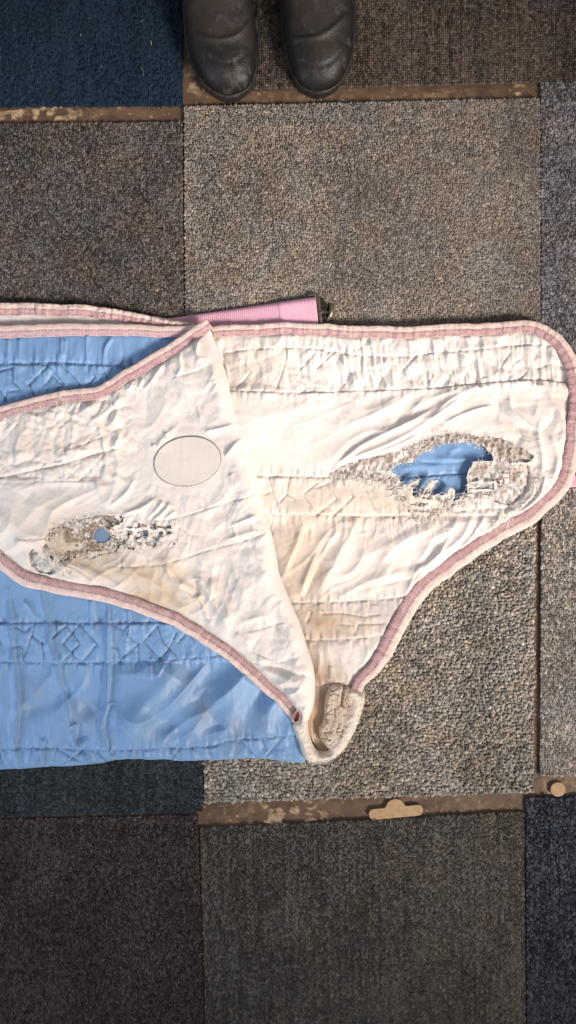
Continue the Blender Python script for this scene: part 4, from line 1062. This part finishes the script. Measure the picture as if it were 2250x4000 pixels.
def ringtube(name, pts, rad, mat, parent, sides=10, flat=1., base=20, closed=False):
    P = np.array(pts, float); n = len(P)
    T = np.gradient(P, axis=0); T /= np.linalg.norm(T, axis=1)[:, None]
    S = np.cross(T, (0, 0, 1.)); S /= np.linalg.norm(S, axis=1)[:, None]; Uu = np.cross(S, T)
    R = np.atleast_1d(rad) * np.ones(n)
    V = np.stack([P + (S * math.cos(2 * math.pi * k / sides) + Uu * math.sin(2 * math.pi * k / sides) * flat) * R[:, None] for k in range(sides)], 1).reshape(-1, 3)
    idx = np.arange(n * sides).reshape(n, sides)
    F = np.array([(idx[i, k], idx[i, (k + 1) % sides], idx[i + 1, (k + 1) % sides], idx[i + 1, k]) for i in range(n - 1) for k in range(sides)])
    wx, wy = px(V[:, 0], V[:, 1], base)
    return mesh_np(name, np.stack([wx, wy, V[:, 2] / K], 1), F, mat, None, parent)
# slide frame: top corner, long bar beside the strap end
ringtube('hook_frame', smooth([(1205, 1150, 8), (1222, 1147, 12), (1236, 1150, 15), (1243, 1160, 17), (1247, 1185, 20), (1252, 1225, 22), (1257, 1268, 20), (1260, 1300, 12)], 5) if False else
         np.array([(1205, 1151, 8), (1216, 1148, 11), (1228, 1148, 14), (1237, 1151, 16), (1242, 1158, 18), (1245, 1170, 20), (1247, 1190, 22), (1250, 1212, 24), (1253, 1240, 23), (1256, 1266, 20), (1259, 1290, 12)], float), 6.5, M_metal, st, 10, .6)
# T shaped hook: neck and the round head standing on edge
hk = ringtube('hook', np.array([(1252, 1219, 24), (1262, 1220, 26), (1272, 1221, 27), (1284, 1222, 27), (1292, 1222, 27)], float), np.array([10, 7, 6, 8, 3.]), M_metal, st, 10, .7)
Vv = []
for (ox, r) in ((-5, 30), (-6, 34), (-2, 37), (3, 37), (8, 34), (12, 26), (14, 10)):
    for t in th:
        y_ = math.cos(t) * r; z_ = math.sin(t) * r * .72
        Vv.append((1288 + ox + z_ * .22 - y_ * .12 - .004 * y_ * y_, 1220 + y_, 30 + z_ - .12 * ox))
Vv = np.array(Vv); Vv[:, 2] = np.maximum(Vv[:, 2], 5)
nr = 7; idx = np.arange(nr * 24).reshape(nr, 24)
F = [(idx[i, j], idx[i, (j + 1) % 24], idx[i + 1, (j + 1) % 24], idx[i + 1, j]) for i in range(nr - 1) for j in range(24)]
F += [(idx[0, j], idx[0, j + 1], idx[0, 22 - j], idx[0, 23 - j]) for j in range(11)] + [(idx[-1, j], idx[-1, 23 - j], idx[-1, 22 - j], idx[-1, j + 1]) for j in range(11)]
wx, wy = px(Vv[:, 0], Vv[:, 1], 20)
mesh_np('hook_head', np.stack([wx, wy, Vv[:, 2] / K], 1), np.array(F), M_metal, None, st)

# ---- frayed threads
def squiggle(x, y, z, L, curl, rr, a=None):
    a = rr.uniform(0, 6.28) if a is None else a
    pts = [(x, y, z)]; da = rr.uniform(-curl, curl)
    for i in range(max(3, int(L / 4))):
        da = da * .75 + rr.uniform(-curl, curl) * .5
        a += da; x += math.cos(a) * 4; y += math.sin(a) * 4; z += rr.uniform(-1.2, 1.2)
        pts.append((x, y, z))
    return pts
rr = random.Random(8)
lines = []
hp = rag(holeR_lin, 5, 6, 3)
for i, p in enumerate(hp):
    low = p[1] > 1860
    for k in range(2 if low else 1):
        if rr.random() < (.95 if low else .45):
            lines.append(squiggle(p[0] + rr.uniform(-8, 8), p[1] + rr.uniform(-8, 8), rr.uniform(34, 41), rr.uniform(12, 46 if low else 26), .9, rr))
def scatter(poly, n, zr, Lr, curl, bias=None, avoid=None):
    P = np.array(poly); c = 0
    while c < n:
        x = rr.uniform(P[:, 0].min(), P[:, 0].max()); y = rr.uniform(P[:, 1].min(), P[:, 1].max())
        if not inside(np.array([x]), np.array([y]), poly)[0]: continue
        c += 1
        if avoid is not None and inside(np.array([x]), np.array([y]), avoid)[0]: continue
        lines.append(squiggle(x, y, rr.uniform(*zr), rr.uniform(*Lr), curl, rr, bias))
scatter([(1480, 1872), (1560, 1890), (1612, 1950), (1700, 1940), (1760, 1960), (1740, 2000), (1650, 2030), (1600, 2010), (1550, 1940)], 170, (27, 36), (14, 50), 1.1, None, blueR)
scatter([(1850, 1812), (1990, 1815), (1980, 1890), (1940, 1945), (1840, 1940)], 26, (26, 34), (14, 40), 1.0, None, blueR)
scatter([(2080, 1850), (2150, 1830), (2140, 1920), (2080, 1980), (2010, 2010), (1990, 1990), (2060, 1940)], 36, (44, 52), (14, 50), .8)
scatter([(1600, 1740), (1700, 1700), (1850, 1695), (1900, 1720), (1700, 1735), (1620, 1775)], 45, (30, 40), (12, 36), .9)
for p in rag(blueR, 6, 4, 8):
    if rr.random() < .5: lines.append(squiggle(p[0] + rr.uniform(-3, 3), p[1] + rr.uniform(-3, 3), 34, rr.uniform(8, 20), .9, rr))
# loose strands across the tear's web
for (x, y, a, L) in ((1640, 1945, -1.0, 60), (1672, 1935, -.9, 60), (1760, 1950, -1.2, 50), (1600, 1935, 1.1, 80), (1700, 1700, -1.0, 70), (2055, 1700, .9, 70), (2080, 1745, -1.3, 50), (1990, 2020, 1.9, 60), (1960, 2010, 2.1, 70), (1930, 2030, 2.2, 60), (2020, 1980, 2.2, 60)):
    for k in range(3): lines.append(squiggle(x + rr.uniform(-4, 4), y + rr.uniform(-4, 4), 50 + rr.uniform(0, 4), L, .35, rr, a + rr.uniform(-.15, .15)))
tubes('frayed_threads', lines, 1.05, M_thread, rug, (.84, .80, .75), 36, 4, True)
lines = []
hp = rag(holeL, 4, 6, 21)
for p in hp:
    if rr.random() < .8: lines.append(squiggle(p[0] + rr.uniform(-6, 6), p[1] + rr.uniform(-6, 6), rr.uniform(74, 80), rr.uniform(10, 28), .9, rr))
scatter([(430, 2060), (690, 2040), (690, 2125), (560, 2150), (470, 2140)], 110, (66, 74), (10, 34), 1.1, None, spot[1])
scatter([(170, 2100), (200, 2130), (240, 2190), (290, 2230), (230, 2235), (170, 2160)], 40, (74, 82), (20, 60), .3, 1.0)
scatter([(280, 2050), (450, 2030), (440, 2150), (300, 2190)], 40, (62, 70), (10, 26), .9, None, spot[0])
scatter([(90, 1575), (270, 1545), (270, 1590), (90, 1620)], 6, (80, 86), (14, 30), .7)
tubes('frayed_threads', lines, 1.0, M_thread, rug, (.82, .77, .71), 72, 4, True)

# ================================================================== LINT ON THE CARPET
lines = []
rr = random.Random(21)
for i in range(70):
    x = rr.uniform(-100, 2350); y = rr.choice([rr.uniform(60, 1120), rr.uniform(3020, 3950), rr.uniform(2700, 3100)])
    lines.append(squiggle(x, y, rr.uniform(3, 5), rr.uniform(6, 26), .5, rr))
for (x, y, L) in ((1705, 470, 60), (2015, 408, 16), (632, 1088, 12), (1250, 372, 30), (2150, 2290, 40), (850, 3150, 60), (560, 300, 40)):
    lines.append(squiggle(x, y, 5, L, .3, rr))
o = tubes('lint', lines, .75, M_thread, None, (.50, .45, .38), 2, 3, True, .3)

# ================================================================== BOOTS
M_leather = mat_attr('scuffed_leather', rough=.50, mottle=.30, mscale=45, spec=.5, noise_bump=.5, nscale=420)
M_rubber = mat_plain('black_rubber_sole', (.012, .011, .011), .5, 0, .4, 260, col2=(.045, .036, .03), ms=50)
M_dark = mat_plain('dark_crack', (.004, .003, .003), .9)

def boot(left, right, lab, seed, crack=None, creases=(), dirt=()):
    """outline given as left and right borders (x, y) from the toe tip upwards in the photograph"""
    Lf = np.array(left, float); Rt = np.array(right, float)
    tip = max(Lf[:, 1].max(), Rt[:, 1].max())
    back = -560.                                    # heel, outside the frame
    t = np.concatenate([1 - np.cos(np.linspace(0, math.pi / 2, 30)), ]) * 120
    ys = np.concatenate([tip - t, np.arange(tip - 126, -60, -6.), np.linspace(-70, back, 30)])
    lo = np.argsort(Lf[:, 1]); ro = np.argsort(Rt[:, 1])
    xl = np.interp(ys, Lf[lo, 1], Lf[lo, 0]); xr = np.interp(ys, Rt[ro, 1], Rt[ro, 0])
    # heel end closes
    hb = np.sqrt(np.clip(1 - (np.clip(-430 - ys, 0, 130) / 131) ** 2, 0, 1)); c = (xl + xr) / 2; hw = (xr - xl) / 2 * hb
    waist = 1 - .16 * np.exp(-((ys + 200) / 150) ** 2)
    hw = hw * np.where(ys < 0, waist, 1)
    hw[0] = 0
    o = empty('boot'); o.location = (0, 0, 0)
    base = -2
    # sole: welt with rounded edge
    prof = [(-1.5, base), (.5, base + 4), (1.5, 18), (1.8, 30), (.5, 40), (-4, 44), (-9, 45)]
    n = len(ys); V = []
    zc = 40.
    k1 = len(prof)
    cols = []
    for (e, z) in prof:
        cols.append(np.stack([c - np.maximum(hw + e, 0) * (hw > 1), ys, np.full(n, float(z))], 1))
    for (e, z) in prof[::-1]:
        cols.append(np.stack([c + np.maximum(hw + e, 0) * (hw > 1), ys, np.full(n, float(z))], 1))
    G = np.stack(cols, 1)                            # n x 2k
    G[:4, :, 1] = G[:4, :, 1]
    # pull the tip rows in height so the toe is round in section
    idx = np.arange(n * 2 * k1).reshape(n, 2 * k1)
    F = np.stack([idx[:-1, :-1].ravel(), idx[:-1, 1:].ravel(), idx[1:, 1:].ravel(), idx[1:, :-1].ravel()], 1)
    F = np.concatenate([F, np.array([(idx[i, -1], idx[i, 0], idx[i + 1, 0], idx[i + 1, -1]) for i in range(n - 1)])])
    def emit(name, G, F, mat):
        V = G.reshape(-1, 3)
        xx, yy = V[:, 0], V[:, 1]
        n1 = fbm(xx / 70, yy / 70, seed + 3, 4)
        CC = np.array([.009, .008, .0075]) * (.7 + .8 * fbm(xx / 26, yy / 26, seed + 5, 3))[:, None] * np.ones((1, 3))
        CC = stains(CC, xx, yy, [(*q, seed + 11 + i_) for i_, q in enumerate(dirt)], (.042, .029, .021))
        sc = (sst(.60, .68, fbm(xx / 16, yy / 22, seed + 21, 3)) * sst(.50, .62, n1) * .35)[:, None]
        CC = CC * (1 - sc) + np.array([.10, .085, .07]) * sc
        if crack is not None:
            dd_ = seg_dist(xx, yy, smooth(crack, 4))[0]; kk = np.exp(-(dd_ / 4.5) ** 2)[:, None]
            CC = CC * (1 - kk) + .002 * kk
        wx, wy = px(V[:, 0], V[:, 1], 30)
        return mesh_np(name, np.stack([wx, wy, V[:, 2] / K], 1), F[:, ::-1], mat, CC, o)
    emit('sole', G, F, M_rubber)
    # upper
    inset = 7.
    ysu = np.where(ys > tip - 60, tip - 14 - (tip - ys) * (46 / 60.), ys)
    m = 61
    a = np.linspace(0, math.pi, m)
    hu = np.maximum(hw - inset * np.clip((tip - ys) / 60, .2, 1), .6)
    s = np.clip((tip - 14 - ysu) / 150, 0, 1)
    H = 38 + 95 * np.sqrt(np.clip(1 - (1 - s) ** 2.2, 0, 1)) + np.clip(tip - 160 - ysu, 0, 999) * .18 + np.clip(-60 - ysu, 0, 999) * .55
    G = np.zeros((n, m, 3))
    for k in range(m):
        cx = -np.cos(a[k]); sz = np.sin(a[k])
        ex = np.sign(cx) * abs(cx) ** .86
        G[:, k, 0] = c + hu * ex * (1 - .0 * sz)
        G[:, k, 1] = ysu
        G[:, k, 2] = 36 + (H - 36) * abs(sz) ** .72
    x_ = G[..., 0]; y_ = G[..., 1]
    up = np.sin(a)[None, :] ** .5
    z = G[..., 2]
    # cap seam, wrinkles, scuffs
    f = Field(x_, y_); f.Z[:] = 0
    for pts, am, w in creases: f.line(smooth(pts, 5), am, w, .4, 1.3)
    f.Z += 5 * (fbm(x_ / 60, y_ / 60, seed, 3) - .5) * up
    if crack is not None: f.line(smooth(crack, 5), -14, 4.5, 0, 1.6)
    G[..., 2] = z + f.Z * up
    idx = np.arange(n * m).reshape(n, m)
    F = np.stack([idx[:-1, :-1].ravel(), idx[:-1, 1:].ravel(), idx[1:, 1:].ravel(), idx[1:, :-1].ravel()], 1)
    emit('upper', G, F, M_leather)
    # stitched rand between upper and sole
    h5 = np.maximum(hw - 5, 0); P = np.concatenate([np.stack([c - h5, ys], 1)[::-1], np.stack([c + h5, ys], 1)])
    keep = P[:, 1] > -430; P = P[keep]
    P[:, 1] -= np.clip(1 - (tip - P[:, 1]) / 30, 0, 1) * 7
    pp = np.column_stack([P, np.full(len(P), 46.)])
    d_ = np.r_[0, np.cumsum(np.hypot(*np.diff(P, axis=0).T))]; ss = np.arange(0, d_[-1], 7)
    pp = np.stack([np.interp(ss, d_, pp[:, 0]), np.interp(ss, d_, pp[:, 1]), 44 + 0 * ss], 1)
    ringtube('rand', pp, 4.2, M_rubber, o, 8, 1., 30)
    # ankle shaft
    ang = np.linspace(0, 2 * math.pi, 33)[:-1]; sh = []
    cx0 = float(np.interp(-330, ys[::-1], c[::-1]))
    for zz, rx, ry, oy in ((150, 120, 190, -330), (230, 112, 168, -345), (330, 112, 160, -360), (430, 118, 165, -365), (438, 114, 160, -365), (400, 100, 148, -365)):
        sh.append(np.stack([cx0 + rx * np.cos(ang), oy + ry * np.sin(ang), np.full(32, float(zz))], 1))
    G = np.stack(sh, 0); idx = np.arange(6 * 32).reshape(6, 32)
    F = np.array([(idx[i, j], idx[i + 1, j], idx[i + 1, (j + 1) % 32], idx[i, (j + 1) % 32]) for i in range(5) for j in range(32)])
    emit('shaft', G, F, M_leather)
    tag(o, lab, 'boot', 'pair of black work boots')
    return o
LB_l = [(892, 389), (872, 386), (845, 374), (805, 346), (783, 318), (761, 280), (745, 243), (733, 205), (724, 150), (718, 93), (716, 0), (715, -200), (740, -600)]
LB_r = [(894, 389), (920, 384), (948, 371), (975, 350), (990, 330), (1002, 290), (1010, 248), (1015, 190), (1017, 124), (1015, 60), (1012, 0), (1008, -200), (985, -600)]
RB_l = [(1236, 374), (1220, 371), (1190, 358), (1165, 338), (1146, 310), (1128, 262), (1115, 217), (1105, 170), (1098, 124), (1095, 60), (1094, 0), (1098, -200), (1120, -600)]
RB_r = [(1240, 374), (1265, 370), (1290, 360), (1318, 340), (1339, 315), (1358, 280), (1373, 240), (1384, 180), (1389, 124), (1389, 60), (1386, 0), (1390, -200), (1370, -600)]
boot(LB_l, LB_r, 'left of the two scuffed black boots, its toe cracked at the inner side', 3, crack=[(955, 24), (975, 38), (990, 46), (1003, 50), (1003, 70), (998, 100)], dirt=[(850, 60, 100, 70, .9), (880, 170, 90, 50, .8), (760, 100, 40, 120, .3)],
     creases=[([(722, 90), (745, 150), (790, 190), (860, 208), (930, 190), (975, 140), (1008, 90)], 9, 9), ([(800, 250), (870, 290), (930, 280), (980, 230)], -4, 6), ([(740, 40), (850, 70), (980, 30)], 6, 25)])
boot(RB_l, RB_r, 'right of the two scuffed black boots, brown dirt on its toe', 8, dirt=[(1200, 40, 80, 80, 1.), (1235, 150, 60, 60, .7), (1275, 235, 55, 45, 1.0), (1300, 100, 60, 60, .4)],
     creases=[([(1108, 150), (1150, 195), (1240, 195), (1310, 150), (1380, 70)], 9, 9), ([(1150, 260), (1220, 300), (1290, 280), (1345, 220)], -4, 6), ([(1120, 40), (1240, 60), (1370, 20)], 6, 25)])
